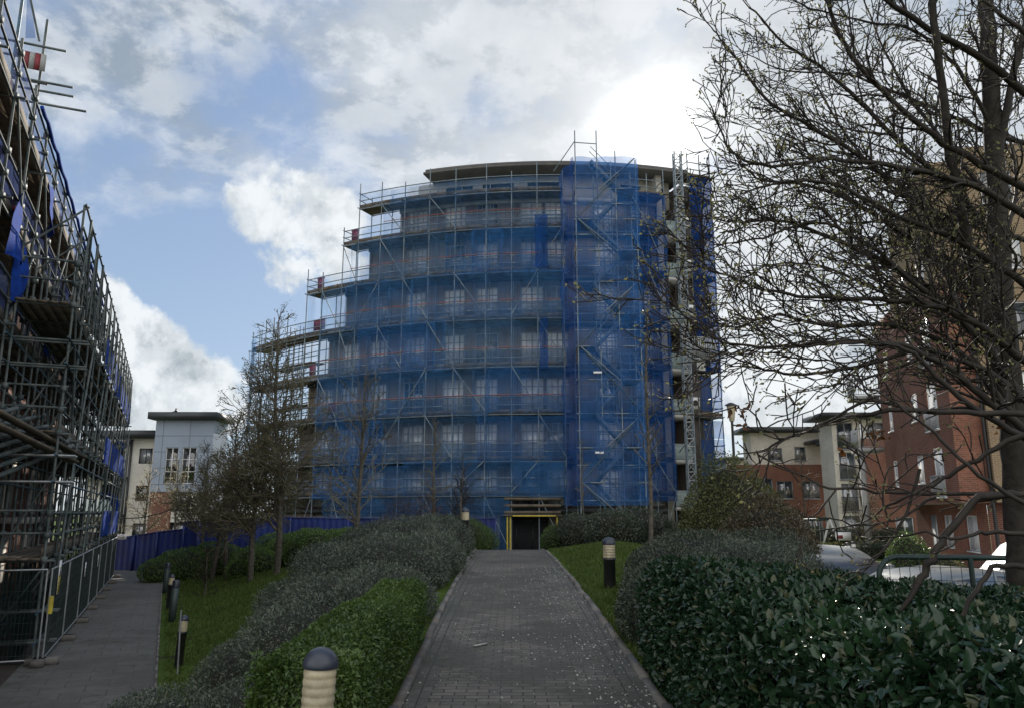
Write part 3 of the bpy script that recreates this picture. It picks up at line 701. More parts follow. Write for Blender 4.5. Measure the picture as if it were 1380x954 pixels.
# ------------------------------------------------------------------ right hand scaffold (flat net) and hoist mast
rs = thing('netted_scaffolding', 'scaffold with dark blue netting between the stair tower and the open balconies', 'scaffolding', dP(12, 1.4, -1))
scaffold(rs, dP, [9.4, 11.6, 13.9], LV, [9.4]*8, [13.9]*8, 1.3, -1, r=.034, brace_every=1, mat='steelgrey')
for z0, z1 in ((2.3, 9.8), (9.75, 17.0), (16.95, 22.5)):
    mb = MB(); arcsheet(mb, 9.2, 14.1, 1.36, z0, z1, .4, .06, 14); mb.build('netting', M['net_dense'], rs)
es = thing('corner_scaffolding', 'netted scaffold on the far corner of the block beyond the open balconies', 'scaffolding', dP(19.5, 1.2, -1))
scaffold(es, dP, [17.6, 19.4, 21.0], LV + [24.1], [17.6]*9, [21.0]*9, 1.2, -1, r=.034, brace_every=1, tops=.5)
for z0, z1 in ((10.6, 17.0), (16.95, 24.1)):
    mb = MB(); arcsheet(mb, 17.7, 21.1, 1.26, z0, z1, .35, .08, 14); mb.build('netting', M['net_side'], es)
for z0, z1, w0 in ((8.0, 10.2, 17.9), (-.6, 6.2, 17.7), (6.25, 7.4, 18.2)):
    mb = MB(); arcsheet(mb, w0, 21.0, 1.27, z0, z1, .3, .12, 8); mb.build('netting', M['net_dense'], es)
mb = MB(); arcsheet(mb, 17.4, 18.6, 1.4, 10.6, 12.2, .3, .01, 3); mb.build('gate_panel', M['galv'], es)
ho = thing('hoist_mast', 'white lattice hoist mast rising in front of the open balconies', 'hoist', (10.75, 47.0, -1))
hx, hy, hw = 10.75, 47.2, .23
for a, b_ in ((-1, -1), (1, -1), (1, 1), (-1, 1)):
    mb = MB(); mb.tube([(hx+a*hw, hy+b_*hw, -1), (hx+a*hw, hy+b_*hw, 24.6)], .045, 6); mb.build('chord', M['steelgrey'], ho)
for face in range(4):
    mb = MB(); c = [(-1, -1), (1, -1), (1, 1), (-1, 1)]; p, q = c[face], c[(face+1) % 4]
    z = -1.0; k = 0
    while z < 24.2:
        a, b_ = (p, q) if k % 2 else (q, p)
        mb.tube([(hx+a[0]*hw, hy+a[1]*hw, z), (hx+b_[0]*hw, hy+b_[1]*hw, z+.5)], .024, 5); mb.tube([(hx+p[0]*hw, hy+p[1]*hw, z), (hx+q[0]*hw, hy+q[1]*hw, z)], .026, 5); z += .5; k += 1
    mb.build('lattice', M['galv'], ho)
for f in range(2, 8):
    z = FLO[f]+.5; mb = MB(); mb.beam((hx, hy+.3, z), (hx+.2, hy+2.1, z), .07, .07); mb.beam((hx-.25, hy+.3, z+.3), (hx-.2, hy+2.1, z), .05, .05); mb.build('wall_tie', M['galv'], ho)
cgx = dP(18.0, 1.55, 12.0); mb = MB()
mb.box((cgx.x, cgx.y, 11.35), (1.9, .06, .08)); mb.box((cgx.x, cgx.y, 12.75), (1.9, .06, .06))
for k in range(16): mb.box((cgx.x-.92+k*.123, cgx.y, 12.05), (.075, .03, 1.35))
tag(mb.build('loading_gate', M['galv']), 'grey barred loading gate on the corner scaffold beside the hoist mast', 'loading gate')
for f in range(3, 8):
    c = dP(17.2, 1.0, FLO[f]+.75); mb = MB(); mb.box(c, (.62, .4, .75), R(17)); mb.cm = 1; a = R(17.2); nn = Vector((math.sin(a), -math.cos(a), 0))
    mb.tube([c + nn*.19, c + nn*.215 + Vector((0, 0, 0))], .2, 14)
    lb = {3: 'lowest', 4: 'second from lowest', 5: 'middle', 6: 'second from highest', 7: 'highest'}[f]
    tag(mb.build('air_unit', [M['white'], M['black']]), f'{lb} of the pale fan boxes on the balcony edges beside the hoist', 'air unit', 'pale boxes up the balcony bay')
# ------------------------------------------------------------------ windows in flat walls
def facade(mb, A, B, z0, z1, holes, depth=.12):
    """wall face from A to B (seen from the right hand side of A->B reversed), with holes (u0,u1,za,zb) and their reveals"""
    A = Vector((A[0], A[1], 0)); B = Vector((B[0], B[1], 0)); L = (B-A).length; d = (B-A)/L; inn = Vector((-d.y, d.x, 0))
    us = sorted({0, L, *[h for q in holes for h in q[:2]]}); zs = sorted({z0, z1, *[h for q in holes for h in q[2:4]]})
    def pt(u_, z, o=0): q = A + d*u_ + inn*o; return (q.x, q.y, z)
    for u0, u1 in zip(us[:-1], us[1:]):
        for a, b_ in zip(zs[:-1], zs[1:]):
            cu, cz = (u0+u1)/2, (a+b_)/2
            if any(h[0] < cu < h[1] and h[2] < cz < h[3] for h in holes): continue
            mb.poly([pt(u0, a), pt(u1, a), pt(u1, b_), pt(u0, b_)])
    for u0, u1, a, b_ in holes:
        for p, q in (((u0, a), (u1, a)), ((u1, a), (u1, b_)), ((u1, b_), (u0, b_)), ((u0, b_), (u0, a))):
            mb.poly([pt(*q), pt(*p), pt(*p, depth), pt(*q, depth)])
    return A, d, inn
def wbox(mb, fr, u0, u1, o0, o1, z0, z1):
    A, d, inn = fr; pts = []
    for z in (z0, z1):
        for u_, o_ in ((u0, o0), (u1, o0), (u1, o1), (u0, o1)):
            q = A + d*u_ + inn*o_; pts.append((q.x, q.y, z))
    mb.hexa(pts)
def flat_window(fr, h, parent, fm='frame', gm='glass', depth=.12, mull=1, trans=0, sill=True):
    u0, u1, a, b_ = h; e = .055; mb = MB()
    for p, q in ((u0, u0+e), (u1-e, u1)): wbox(mb, fr, p, q, depth-.06, depth+.02, a, b_)
    for p, q in ((a, a+e), (b_-e, b_)): wbox(mb, fr, u0+e, u1-e, depth-.058, depth+.02, p, q)
    for k in range(mull): c = u0 + (u1-u0)*(k+1)/(mull+1); wbox(mb, fr, c-.03, c+.03, depth-.056, depth+.02, a+e, b_-e)
    for k in range(trans): c = a + (b_-a)*(k+1)/(trans+1); wbox(mb, fr, u0+e, u1-e, depth-.052, depth+.02, c-.025, c+.025)
    if sill: wbox(mb, fr, u0-.05, u1+.05, -.06, depth-.061, a-.06, a-.002)
    f = mb.build('window', M[fm], parent)
    mb = MB(); wbox(mb, fr, u0+e*.4, u1-e*.4, depth-.02, depth+.01, a+e*.4, b_-e*.4); mb.build('pane', M[gm], f)
    return f
def railing(fr, u0, u1, o, z, h, parent, mat='frame', name='balcony_railing', step=.13):
    mb = MB(); wbox(mb, fr, u0, u1, o-.03, o+.03, z+h-.05, z+h); wbox(mb, fr, u0, u1, o-.02, o+.02, z+.04, z+.08)
    u_ = u0
    while u_ < u1: wbox(mb, fr, u_, u_+.022, o-.012, o+.012, z+.08, z+h-.05); u_ += step
    return mb.build(name, M[mat], parent)
def shell(mb, A, B, dep, z0, z1, roof=True):
    """side and back walls and roof deck behind a facade"""
    A = Vector((A[0], A[1], 0)); B = Vector((B[0], B[1], 0)); d = (B-A).normalized(); inn = Vector((-d.y, d.x, 0))*dep
    C, D = B+inn, A+inn
    for p, q in ((B, C), (C, D), (D, A)): mb.poly([(p.x, p.y, z0), (q.x, q.y, z0), (q.x, q.y, z1), (p.x, p.y, z1)])
    if roof: mb.poly([(p.x, p.y, z1) for p in (A, B, C, D)])

# ------------------------------------------------------------------ brick block behind the left scaffolding
lb = thing('brick_block', 'red brick apartment block standing behind the dark scaffolding along the lower footpath', 'apartment block', lp(30, -5.4, GL))
tA, tB = 10.0, 47.0; A = lp(tA, -5.3); B = lp(tB, -5.3)
# seen from the path: the facade must face +n, so run it from far to near
holes = []
for zf in (-1.6, 1.45, 4.4, 7.4):
    u_ = 1.6; k = 0
    while u_ < 35:
        if k % 2: holes.append((u_, u_+1.5, zf+.15, zf+2.3))
        else: holes.append((u_, u_+1.2, zf+.95, zf+2.3))
        u_ += 2.9; k += 1
mb = MB(); fr = facade(mb, A, B, GL, 10.9, holes); shell(mb, A, B, 9, GL, 10.9); mb.build('wall', M['brick'], lb)
for i, h in enumerate(holes): flat_window(fr, h, lb, 'whiteframe', 'glass_bright' if i % 3 == 0 else 'glass', mull=1, sill=False)
for zf in (1.45, 4.4, 7.4):
    for k in range(4):
        mb = MB(); u0 = 3.5+k*8.7; wbox(mb, fr, u0, u0+3.2, -1.15, -.002, zf-.2, zf); s = mb.build('balcony_slab', M['slab'], lb)
mb = MB(); wbox(mb, fr, -.3, 37.3, -.25, 9.2, 10.9, 11.15); mb.build('roof', M['grey_dark'], lb)
for zf in (-1.5, 1.5):
    for k in range(6):
        mb = MB(); u0 = 5.0+k*5.8; wbox(mb, fr, u0, u0+1.7, -.05, -.003, zf, zf+2.4); mb.build('render_panel', M['whiterender'], lb)

# ------------------------------------------------------------------ left scaffolding, lower and upper
def sP(n0):
    return lambda s, o, z: lp(s, n0+o, z)
S0 = 20.8; Lss = list(np.arange(S0, 51.5, 2.05)); S1 = Lss[-1]
ls = thing('walkway_scaffolding', 'dark scaffolding with timber decks and lattice edge along the lower footpath', 'scaffolding', lp(30, -3, GL))
PL = sP(-3.75)
scaffold(ls, PL, Lss, [.6, 3.46, 6.5], [S0]*3, [S1]*3, 1.3, GL, r=.030, curved=False, rails=(.5, 1.0), brace_every=2, top=2.5, mat='steel', board_over=.15, couplers=True, tops=.02, n=8)
lat = []
for z in (7.1, 7.75, 8.4, 9.0):
    mb = MB(); mb.tube([PL(S0-.1, 1.34, z), PL(S1+.1, 1.34, z)], .027, 6); mb.build('lattice_rail', M['steel'], ls)
for i, s in enumerate(Lss[:-1]):
    for k in range(2):
        a, b_ = s + k*1.025, s+(k+1)*1.025
        mb = MB(); mb.tube([PL(a, 1.38, 6.6 if k == 0 else 9.0), PL(b_, 1.38, 9.0 if k == 0 else 6.6)], .025, 6); lat.append(mb)
    mb = MB(); mb.tube([PL(s, .12, 7.8), PL(s, 1.4, 8.98)], .026, 6); lat.append(mb)
    mb = MB(); mb.tube([PL(s+1.02, 1.36, 6.5), PL(s+1.02, 1.36, 9.0)], .026, 6); lat.append(mb)
capped(lat, 'lattice_diagonal', M['steel'], ls)
raker = []
for i, s in enumerate(Lss):
    if i % 3 == 1:
        mb = MB(); mb.tube([PL(s-1.1, 1.42, GL), PL(s+.7, 1.42, 3.2), PL(s+2.4, 1.42, 6.3)], .03, 8); raker.append(mb)
    mb = MB(); mb.tube([PL(s, .12, GL+.1), PL(s, 1.3, .4)], .027, 6); raker.append(mb)
    for z in (1.9, 4.9):
        if i % 2: mb = MB(); mb.tube([PL(s, .1, z-1.2), PL(s, 1.34, z+1.3)], .027, 6); raker.append(mb)
for z in (-1.2, -.55, 2.3, 2.9, 5.0, 5.6):
    for o in (1.33, .1):
        mb = MB(); mb.tube([PL(S0-.5, o, z), PL(S1, o, z)], .027, 6); mb.build('ledger', M['steelblue'], ls)
    for e_ in (0, .35):
        mb = MB(); mb.tube([PL(S0+e_, -1.6, z), PL(S0+e_, 1.7, z)], .028, 8); mb.build('end_tube', M['galv' if z in (2.9, 2.3) else 'steel'], ls)
capped(raker, 'raker', M['steel'], ls)
for s0, s1, z0 in ((34, 49, 3.5), (36, 48, .64), (30, 33.5, 6.55), (35, 50, 6.55)):
    mb = MB(); A_, B_ = PL(s0, 1.36, 0), PL(s1, 1.36, 0); flatsheet(mb, A_, B_, z0, z0+1.05, 60, 6, .03); mb.build('guard_netting', M['tarp'], ls)
mb = MB(); flatsheet(mb, PL(S0-.1, .9, 0), PL(S1, .9, 0), GL, .45, 60, 4, .05); mb.build('mesh_sheet', M['net_green'], ls)
mb = MB(); flatsheet(mb, PL(S0-.3, -2.6, 0), PL(S0-.3, 1.2, 0), GL, .45, 12, 4, .05); mb.build('mesh_sheet', M['net_green'], ls)
# long boards laid on the near end and the fan of tubes that shelters it
for k in range(4):
    mb = MB(); p = PL(S0-.2, .1+k*.3, .68); q = PL(S0-.2, .1+k*.3, .68) - Vector((NH[0]*3, NH[1]*3, 0)); mb.beam(p - Vector((DH[0]*.3*k, DH[1]*.3*k, 0)), q - Vector((DH[0]*.3*k, DH[1]*.3*k, 0)), .24, .05); mb.build('end_board', M['board'], ls)
ends = [(37, 546), (46, 562), (63, 574), (73, 580), (84, 586), (91, 594), (98, 600)]
for k, (px, py) in enumerate(ends):
    e_ = at(px, py, 18.5 + k*.25); st_ = at(-40, 566 + k*15, 15.0 + k*.2)
    mb = MB(); mb.tube([st_, e_], .055, 10); mb.build('fan_tube', M['steel'], ls)
mb = MB(); a, b_ = at(-30, 540, 15.6), at(110, 616, 19.6); mb.beam(a, b_, .24, .06); a, b_ = at(-30, 560, 15.4), at(100, 622, 19.3); mb.beam(a, b_, .24, .06); mb.build('fan_board', M['board'], ls)

us_ = thing('upper_scaffolding', 'higher scaffolding set back over the lattice edge, with pale blue netted rails', 'scaffolding', lp(25, -4.5, GL))
PU = sP(-5.1); U0 = 12.2; Uss = list(np.arange(U0, 44, 2.1)); U1 = Uss[-1]
scaffold(us_, PU, Uss, [3.4, 5.9, 8.2, 10.5], [U0]*4, [U1]*4, 1.35, GL, r=.032, curved=False, brace_every=2, top=1.1, mat='steel', couplers=True, tops=.25, n=8)
for z0, mm in ((5.95, 'net_white'), (8.25, 'net_white'), (10.55, 'net_white')):
    for s0 in np.arange(U0, U1-2, 4.2):
        mb = MB(); flatsheet(mb, PU(s0+.05, 1.3, 0), PU(s0+4.1, 1.3, 0), z0, z0+1.05, 16, 5, .03); mb.build('guard_netting', M[mm], us_)
for s0, z0 in ((19.5, 7.2), (20.5, 6.4), (24, 9.2), (26, 6.2)):
    mb = MB(); flatsheet(mb, PU(s0, 1.42, 0), PU(s0+.9, 1.42, 0), z0, z0+1.5, 8, 8, .12); mb.build('tarpaulin', M['tarp'], us_)
mb = MB(); pts = [PU(s, 1.45, 11.6 - .12*abs(math.sin(s*1.7))) for s in np.arange(21, 44, .5)]; mb.tube(pts, .05, 6); mb.build('rolled_netting', M['tarp'], us_)
mb = MB(); flatsheet(mb, PU(22.2, -.02, 0), PU(42, -.02, 0), 6.0, 7.6, 8, 3, .01); mb.build('sheeting', M['board'], us_)
# tall corner post with tubes left sticking out
cp = MB(); a = at(64, 27, 19.2); b_ = Vector((a.x, a.y, 6.4)); cp.tube([b_, a], .033, 8); cp.build('standard', M['steel'], us_)
a2 = at(33, -20, 19.0); cp = MB(); cp.tube([Vector((a2.x, a2.y, 6.4)), a2], .04, 8); cp.build('standard', M['steelblue'], us_)
nvec = Vector((NH[0], NH[1], 0))
for py, px, L in ((57, 26, 1.1), (104, 20, 1.35), (116, 18, 1.4), (133, 15, 1.75), (176, -8, 1.2), (196, -10, 1.25), (225, -14, 1.2), (70, -6, .9), (100, -12, 1.3)):
    q = at(px, py, 18.7); mb = MB(); mb.tube([q - nvec*1.2, q + nvec*L], .034, 8); mb.build('projecting_tube', M['steel'], us_)
mb = MB(); mb.tube([at(40, -6, 19), at(53, 56, 19.3)], .03, 8); mb.build('diagonal_brace', M['steel'], us_)
mb = MB(); A_, B_ = at(34, 52, 19.1), at(48, 52, 19.3); top_ = at(37, -12, 19.1); mb.add([tuple(A_), tuple(B_), tuple(top_ + Vector((.1, 0, 0))), tuple(top_)], [(0, 1, 2, 3)])
mb.build('tied_netting', M['net_dense'], us_)
for (px, py, Y, lbl) in ((47, 83, 19.0, 'red and white striped warning board tied to the tall corner post against the sky'), (13, 290, 18.4, 'red and white striped warning board lower down beside the upper scaffold tubes')):
    c = at(px, py, Y); mb = MB()
    for k in range(4):
        mb.cm = k % 2; q = c + nvec*(-.2 + k*.13); mb.box(q, (.13, .012, .5), math.atan2(NH[1], NH[0]) + .1)
    tag(mb.build('warning_board', [M['red'], M['slab']]), lbl, 'warning board')
for px, py, Y, lbl in ((160, 602, 44, 'ring of bundled blue netting hanging from the end of the walkway scaffold'), (151, 675, 42.5, 'drooping blue tarpaulin bundle tied below the blue ring at the scaffold end')):
    c = at(px, py, Y); mb = MB()
    if py < 650:
        pts = [c + Vector((.22*math.cos(a), .05*math.sin(3*a), .26*math.sin(a))) for a in np.linspace(0, 2*PI, 15)]; mb.tube(pts, .09, 7)
    else:
        pts = [c + Vector((-.6, 0, .35)), c + Vector((-.2, 0, .3)), c + Vector((.1, 0, .1)), c + Vector((.2, 0, -.25)), c + Vector((.22, 0, -.5))]; mb.tube(pts, [.1, .18, .22, .2, .1], 8)
    tag(mb.build('netting_bundle', M['tarp'], None, True), lbl, 'netting bundle')

# ------------------------------------------------------------------ wire mesh site fence
def heras(p0, p1):
    p0 = Vector(p0); p1 = Vector(p1); d = (p1-p0); L = d.length; d.normalize(); z0, z1 = p0.z+.12, p0.z+1.98
    o = thing('fence_panel', 'x', 'fence panel', tuple(p0), 'wire site fence panels along the lower footpath')
    q = lambda u_, z: Vector((p0.x + d.x*u_, p0.y + d.y*u_, z))
    mb = MB()
    mb.tube([q(.03, p0.z), q(.03, z1), ], .021, 6); mb.tube([q(L-.03, p0.z), q(L-.03, z1)], .021, 6)
    for z in (z0, z1): mb.tube([q(.03, z), q(L-.03, z)], .021, 6)
    mb.build('frame', M['galv'], o)
    mb = MB(); u_ = .1
    while u_ < L-.05: mb.tube([q(u_, z0), q(u_, z1)], .0035, 3, False); u_ += .075
    z = z0+.1
    while z < z1: mb.tube([q(.03, z), q(L-.03, z)], .0035, 3, False); z += .22
    mb.build('wire_mesh', M['grey_green'], o)
    for u_ in (.0, L):
        mb = MB(); c = q(u_, p0.z+.07); mb.box(c, (.24, .62, .14), math.atan2(d.y, d.x)); mb.build('foot_block', M['kerb'], o)
    return o
FL = ['panel with the yellow warning sign at the corner of the lower footpath', 'second panel from the fence corner', 'third panel from the fence corner', 'fourth panel from the fence corner, beside the middle of the footpath', 'fifth panel from the fence corner', 'sixth panel from the fence corner', 'last panel, next to the blue hoarding']
ts = np.linspace(20.2, 45.2, 8)
for i in range(7):
    a, b_ = lp(ts[i]+.04, -2.2, GL+.012), lp(ts[i+1]-.04, -2.2, GL+.012); heras(a, b_)['label'] = 'wire mesh fence ' + FL[i]
for i in range(2):
    a = lp(20.15, -2.25-3.4*i, GL+.012); b_ = lp(20.15, -2.25-3.4*(i+1)+.08, GL+.012)
    heras(b_, a)['label'] = ['wire mesh fence panel turned across the near end of the scaffold', 'wire mesh fence panel furthest from the footpath at the scaffold end'][i]
def board_sign(name, c, wd, hg, along, mats, rows, label, cat):
    """flat sign: rows of (z0, z1, x0, x1, material index) on a plate"""
    a = Vector((along[0], along[1], 0)).normalized(); nr = Vector((a.y, -a.x, 0)); o = thing(name, label, cat, tuple(c)); c = Vector(c)
    def pl(mb, x0, x1, z0, z1, o0, o1):
        pts = [c + a*x + nr*y + Vector((0, 0, z)) for z in (z0, z1) for x, y in ((x0, o1), (x1, o1), (x1, o0), (x0, o0))]; mb.hexa([tuple(p) for p in pts])
    mb = MB(); pl(mb, -wd/2, wd/2, -hg/2, hg/2, 0, .008); mb.build('plate', M[mats[0]], o)
    for z0, z1, x0, x1, mi in rows:
        mb = MB(); pl(mb, x0, x1, z0, z1, .0085, .011); mb.build('marking', M[mats[mi]], o)
    return o
c = lp(21.3, -2.16, .15); sg = board_sign('warning_sign', c, .42, .75, (DH[0], DH[1]), ['white_sign', 'yellow', 'black'], [(-.36, .05, -.2, .2, 1), (-.30, -.27, -.15, .15, 2), (-.22, -.19, -.15, .12, 2), (-.14, -.11, -.15, .15, 2), (.2, .22, -.15, .15, 1)], 'white and yellow warning sign with a black triangle on the corner fence panel', 'sign')
mb = MB(); a = Vector((DH[0], DH[1], 0)); nr = Vector((a.y, -a.x, 0)); mb.add([tuple(c + nr*.0125 + a*x + Vector((0, 0, z))) for x, z in ((-.13, .0), (.13, .0), (0, .25))], [(0, 1, 2)]); mb.build('marking', M['black'], sg)
c = lp(20.12, -3.42, .0); board_sign('notice_sign', c, .5, .62, (NH[0], NH[1]), ['white_sign', 'red'], [(-.22, -.05, -.2, .2, 1), (.05, .2, .02, .2, 1)], 'white notice with red print on the fence across the scaffold end', 'sign')
mb = MB(); p = lp(20.3, -2.17, 0); mb.tube([(p.x, p.y, -.55), (p.x, p.y, -.18)], .06, 8)
tag(mb.build('foam_sleeve', M['yellow']), 'yellow foam sleeve wrapped round the corner post of the wire fence', 'foam sleeve')
for s in (28, 33): board_sign('small_notice', lp(s, -2.16, -.1), .3, .42, (DH[0], DH[1]), ['white_sign', 'black'], [(-.1, -.08, -.1, .1, 1), (0, .02, -.1, .1, 1)], 'small pale notice on the wire fence, ' + ('nearer the corner' if s == 28 else 'further from the corner') + ' of two', 'sign')

# ------------------------------------------------------------------ blue hoarding
def hoarding(pts, h, label, posts=True):
    o = thing('hoarding', label, 'hoarding', pts[0], 'blue steel site hoardings')
    for (p0, p1) in zip(pts[:-1], pts[1:]):
        p0 = Vector(p0); p1 = Vector(p1); d = p1-p0; L = math.hypot(d.x, d.y); nr = Vector((d.y, -d.x, 0)).normalized()
        n = int(L/.09); vs = []
        for i in range(n+1):
            q = p0 + d*(i/n); off = nr*(.03 if (i//2) % 2 else 0)
            q = q + off; vs += [(q.x, q.y, q.z-.3), (q.x, q.y, q.z+h)]
        mb = MB(); mb.add(vs, [(2*i, 2*i+2, 2*i+3, 2*i+1) for i in range(n)]); mb.build('sheet', M['hoard'], o)
        mb = MB(); mb.beam(p0 + Vector((0, 0, h+.03)) , p1 + Vector((0, 0, h+.03)), .09, .06); mb.build('capping_rail', M['hoard'], o)
        for q in (p0, p1):
            mb = MB(); mb.beam(q + nr*.06 + Vector((0, 0, -.3)), q + nr*.06 + Vector((0, 0, h)), .09, .09, (0, 1, 0)); mb.build('post', M['hoard'], o)
    return o
ph = lambda px, py, Y: tuple(at(px, py, Y))
def hpt(px, ytop, Y, h): q = at(px, ytop, Y); return (q.x, q.y, q.z-h)
hoarding([hpt(146, 727, 46, 1.95), hpt(182, 722, 45.6, 1.95), hpt(213, 717, 45.2, 1.95), hpt(249, 713, 44.8, 1.95)], 1.95, 'blue steel hoarding at the end of the lower footpath')
hoarding([hpt(249, 703, 44.7, 2.1), hpt(268, 702, 44.7, 2.1)], 2.1, 'short raised blue hoarding beside the thin tree trunks')
hoarding([hpt(271, 702, 46, 2.1), hpt(341, 700, 46, 2.1), hpt(392, 697, 46.4, 2.1)], 2.1, 'blue hoarding behind the bare trees and clipped conifers')
hoarding([hpt(392, 698, 46.4, 2.1), hpt(470, 699, 46.6, 2.1), hpt(560, 699, 46.5, 2.1), hpt(668, 699, 46.0, 2.1)], 2.1, 'dark blue hoarding at the foot of the netted block')
board_sign('hoarding_notice', tuple(at(164, 723, 45.6)), .55, .3, (1, -.05), ['white_sign', 'black'], [(-.02, .02, -.2, .2, 1), (.07, .09, -.15, .15, 1)], 'white notice fixed to the blue hoarding over the lower footpath', 'sign')
board_sign('dark_notice', tuple(at(322, 706, 45.8)), .5, .3, (1, 0), ['black', 'yellow'], [(-.04, .04, -.05, .2, 1)], 'dark notice with yellow print on the hoarding behind the trees', 'sign')
mb = MB(); a = at(146, 697, 43.5); b_ = at(264, 668, 49); pts = [a.lerp(b_, k/12) - Vector((0, 0, .5*math.sin(PI*k/12))) for k in range(13)]; mb.tube(pts, .03, 5)
tag(mb.build('cable', M['black']), 'dark cable strung from the walkway scaffold towards the pale flats', 'cable')
# ------------------------------------------------------------------ foliage
def rnd_unit(n):
    v = RNG.normal(size=(n, 3)); return v/np.linalg.norm(v, axis=1, keepdims=True)
def leaves(mb, P, Nn, size, aspect=.5, spread=.8, six=False, fold=.25, svar=.35, face=0.0):
    """leaf shapes at P, growing roughly along Nn"""
    n = len(P)
    if n == 0: return
    d = Nn + rnd_unit(n)*spread; d /= np.linalg.norm(d, axis=1, keepdims=True)
    a = np.cross(d, rnd_unit(n)); a /= (np.linalg.norm(a, axis=1, keepdims=True)+1e-9); nr = np.cross(a, d)
    if face:      # part of the leaves lie with their faces outward, as on a clipped hedge
        m_ = RNG.random(n) < face; k_ = int(m_.sum()); q = Nn[m_]/np.linalg.norm(Nn[m_], axis=1, keepdims=True) + rnd_unit(k_)*.62; q /= np.linalg.norm(q, axis=1, keepdims=True)
        e_ = np.cross(q, rnd_unit(k_)); e_ /= np.linalg.norm(e_, axis=1, keepdims=True); d[m_] = e_; nr[m_] = q; a[m_] = np.cross(e_, q)
    s = (size*(1 + RNG.uniform(-svar, svar, n)))[:, None]; w = s*aspect*.5; f = w*fold*2
    b = P; tip = P + d*s + nr*(-s*.12)
    if six:
        L1 = P + d*s*.28 - a*w*.85 + nr*f*.6; L2 = P + d*s*.68 - a*w*.8 + nr*f*.5; R1 = P + d*s*.28 + a*w*.85 + nr*f*.6; R2 = P + d*s*.68 + a*w*.8 + nr*f*.5
        V = np.stack([b, R1, R2, tip, L2, L1], 1).reshape(-1, 3); i = np.arange(n)[:, None]*6
        mb.add(V, np.concatenate([i + np.array([[0, 1, 2, 3]]), i + np.array([[0, 3, 4, 5]])]))
    else:
        Lf = P + d*s*.45 - a*w + nr*f; Rt = P + d*s*.45 + a*w + nr*f
        V = np.stack([b, Rt, tip, Lf], 1).reshape(-1, 3); i = np.arange(n)[:, None]*4
        mb.add(V, np.concatenate([i + np.array([[0, 1, 2]]), i + np.array([[0, 2, 3]])]))
def lump(P, f=1.7, seed=0.0):
    x, y, z = P[:, 0]*f+seed, P[:, 1]*f+seed*1.3, P[:, 2]*f
    return (np.sin(x*1.0+1.3*np.sin(y*.9)) + np.sin(y*1.3+1.1*np.sin(z*1.1+x)) + np.sin(z*1.7+x*.8) + .6*np.sin(x*3.1+y*2.3) + .5*np.sin(y*4.2-z*3.3))/4.0
CAMP = np.array((0, 0, EYE))
def shrub(name, label, cat, ells, mat, leaf, dens, aspect=.5, jit=.17, amp=.17, freq=2.0, group=None, six=False, spread=.9, up=.25, core=True, twigs=None, keep_under=-.5, loc=None, boxes=()):
    """ells: (cx,cy,cz,rx,ry,rz); boxes: (x0,x1,y0,y1,z0,z1 functions) - one shrub or hedge of many leaves"""
    o = thing(name, label, cat, loc or (ells[0][0], ells[0][1], h1(ells[0][0], ells[0][1])), group)
    mb = MB(); E = np.array(ells, float)
    for k, (cx, cy, cz, rx, ry, rz) in enumerate(ells):
        area = 4*PI*((rx*ry)**1.6/3 + (rx*rz)**1.6/3 + (ry*rz)**1.6/3)**(1/1.6); n = int(area*dens)
        u = rnd_unit(n); r_ = 1 - np.abs(RNG.normal(0, jit, n)) + RNG.uniform(0, .04, n)
        Q = np.array((cx, cy, cz)) + u*np.array((rx, ry, rz))*(r_*(1 + amp*lump(np.array((cx, cy, cz)) + u*np.array((rx, ry, rz)), freq, k)))[:, None]
        Nn = u/np.array((rx, ry, rz)); Nn /= np.linalg.norm(Nn, axis=1, keepdims=True)
        ok = Q[:, 2] > hgt(Q[:, 0], Q[:, 1])
        tc_ = CAMP - Q; tc_ /= np.linalg.norm(tc_, axis=1, keepdims=True); ok &= (Nn*tc_).sum(1) > keep_under
        for j in range(len(ells)):
            if j != k: ok &= (((Q - E[j, :3])/E[j, 3:])**2).sum(1) > .72
        Nn = Nn + np.array((0, 0, up)); leaves(mb, Q[ok], Nn[ok], leaf, aspect, spread, six, face=.35)
    mb.build('foliage', M[mat], o)
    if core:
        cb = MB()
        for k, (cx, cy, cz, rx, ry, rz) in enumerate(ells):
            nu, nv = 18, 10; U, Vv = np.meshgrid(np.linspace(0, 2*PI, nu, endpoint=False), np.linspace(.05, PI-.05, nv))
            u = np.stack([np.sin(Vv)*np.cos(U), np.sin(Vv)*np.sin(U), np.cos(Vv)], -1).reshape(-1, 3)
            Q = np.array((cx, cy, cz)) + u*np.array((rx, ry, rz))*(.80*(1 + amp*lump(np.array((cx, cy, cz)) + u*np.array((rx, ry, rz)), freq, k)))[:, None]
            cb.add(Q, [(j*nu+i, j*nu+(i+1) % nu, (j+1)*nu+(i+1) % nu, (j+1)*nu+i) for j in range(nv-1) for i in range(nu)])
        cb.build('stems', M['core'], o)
    return o
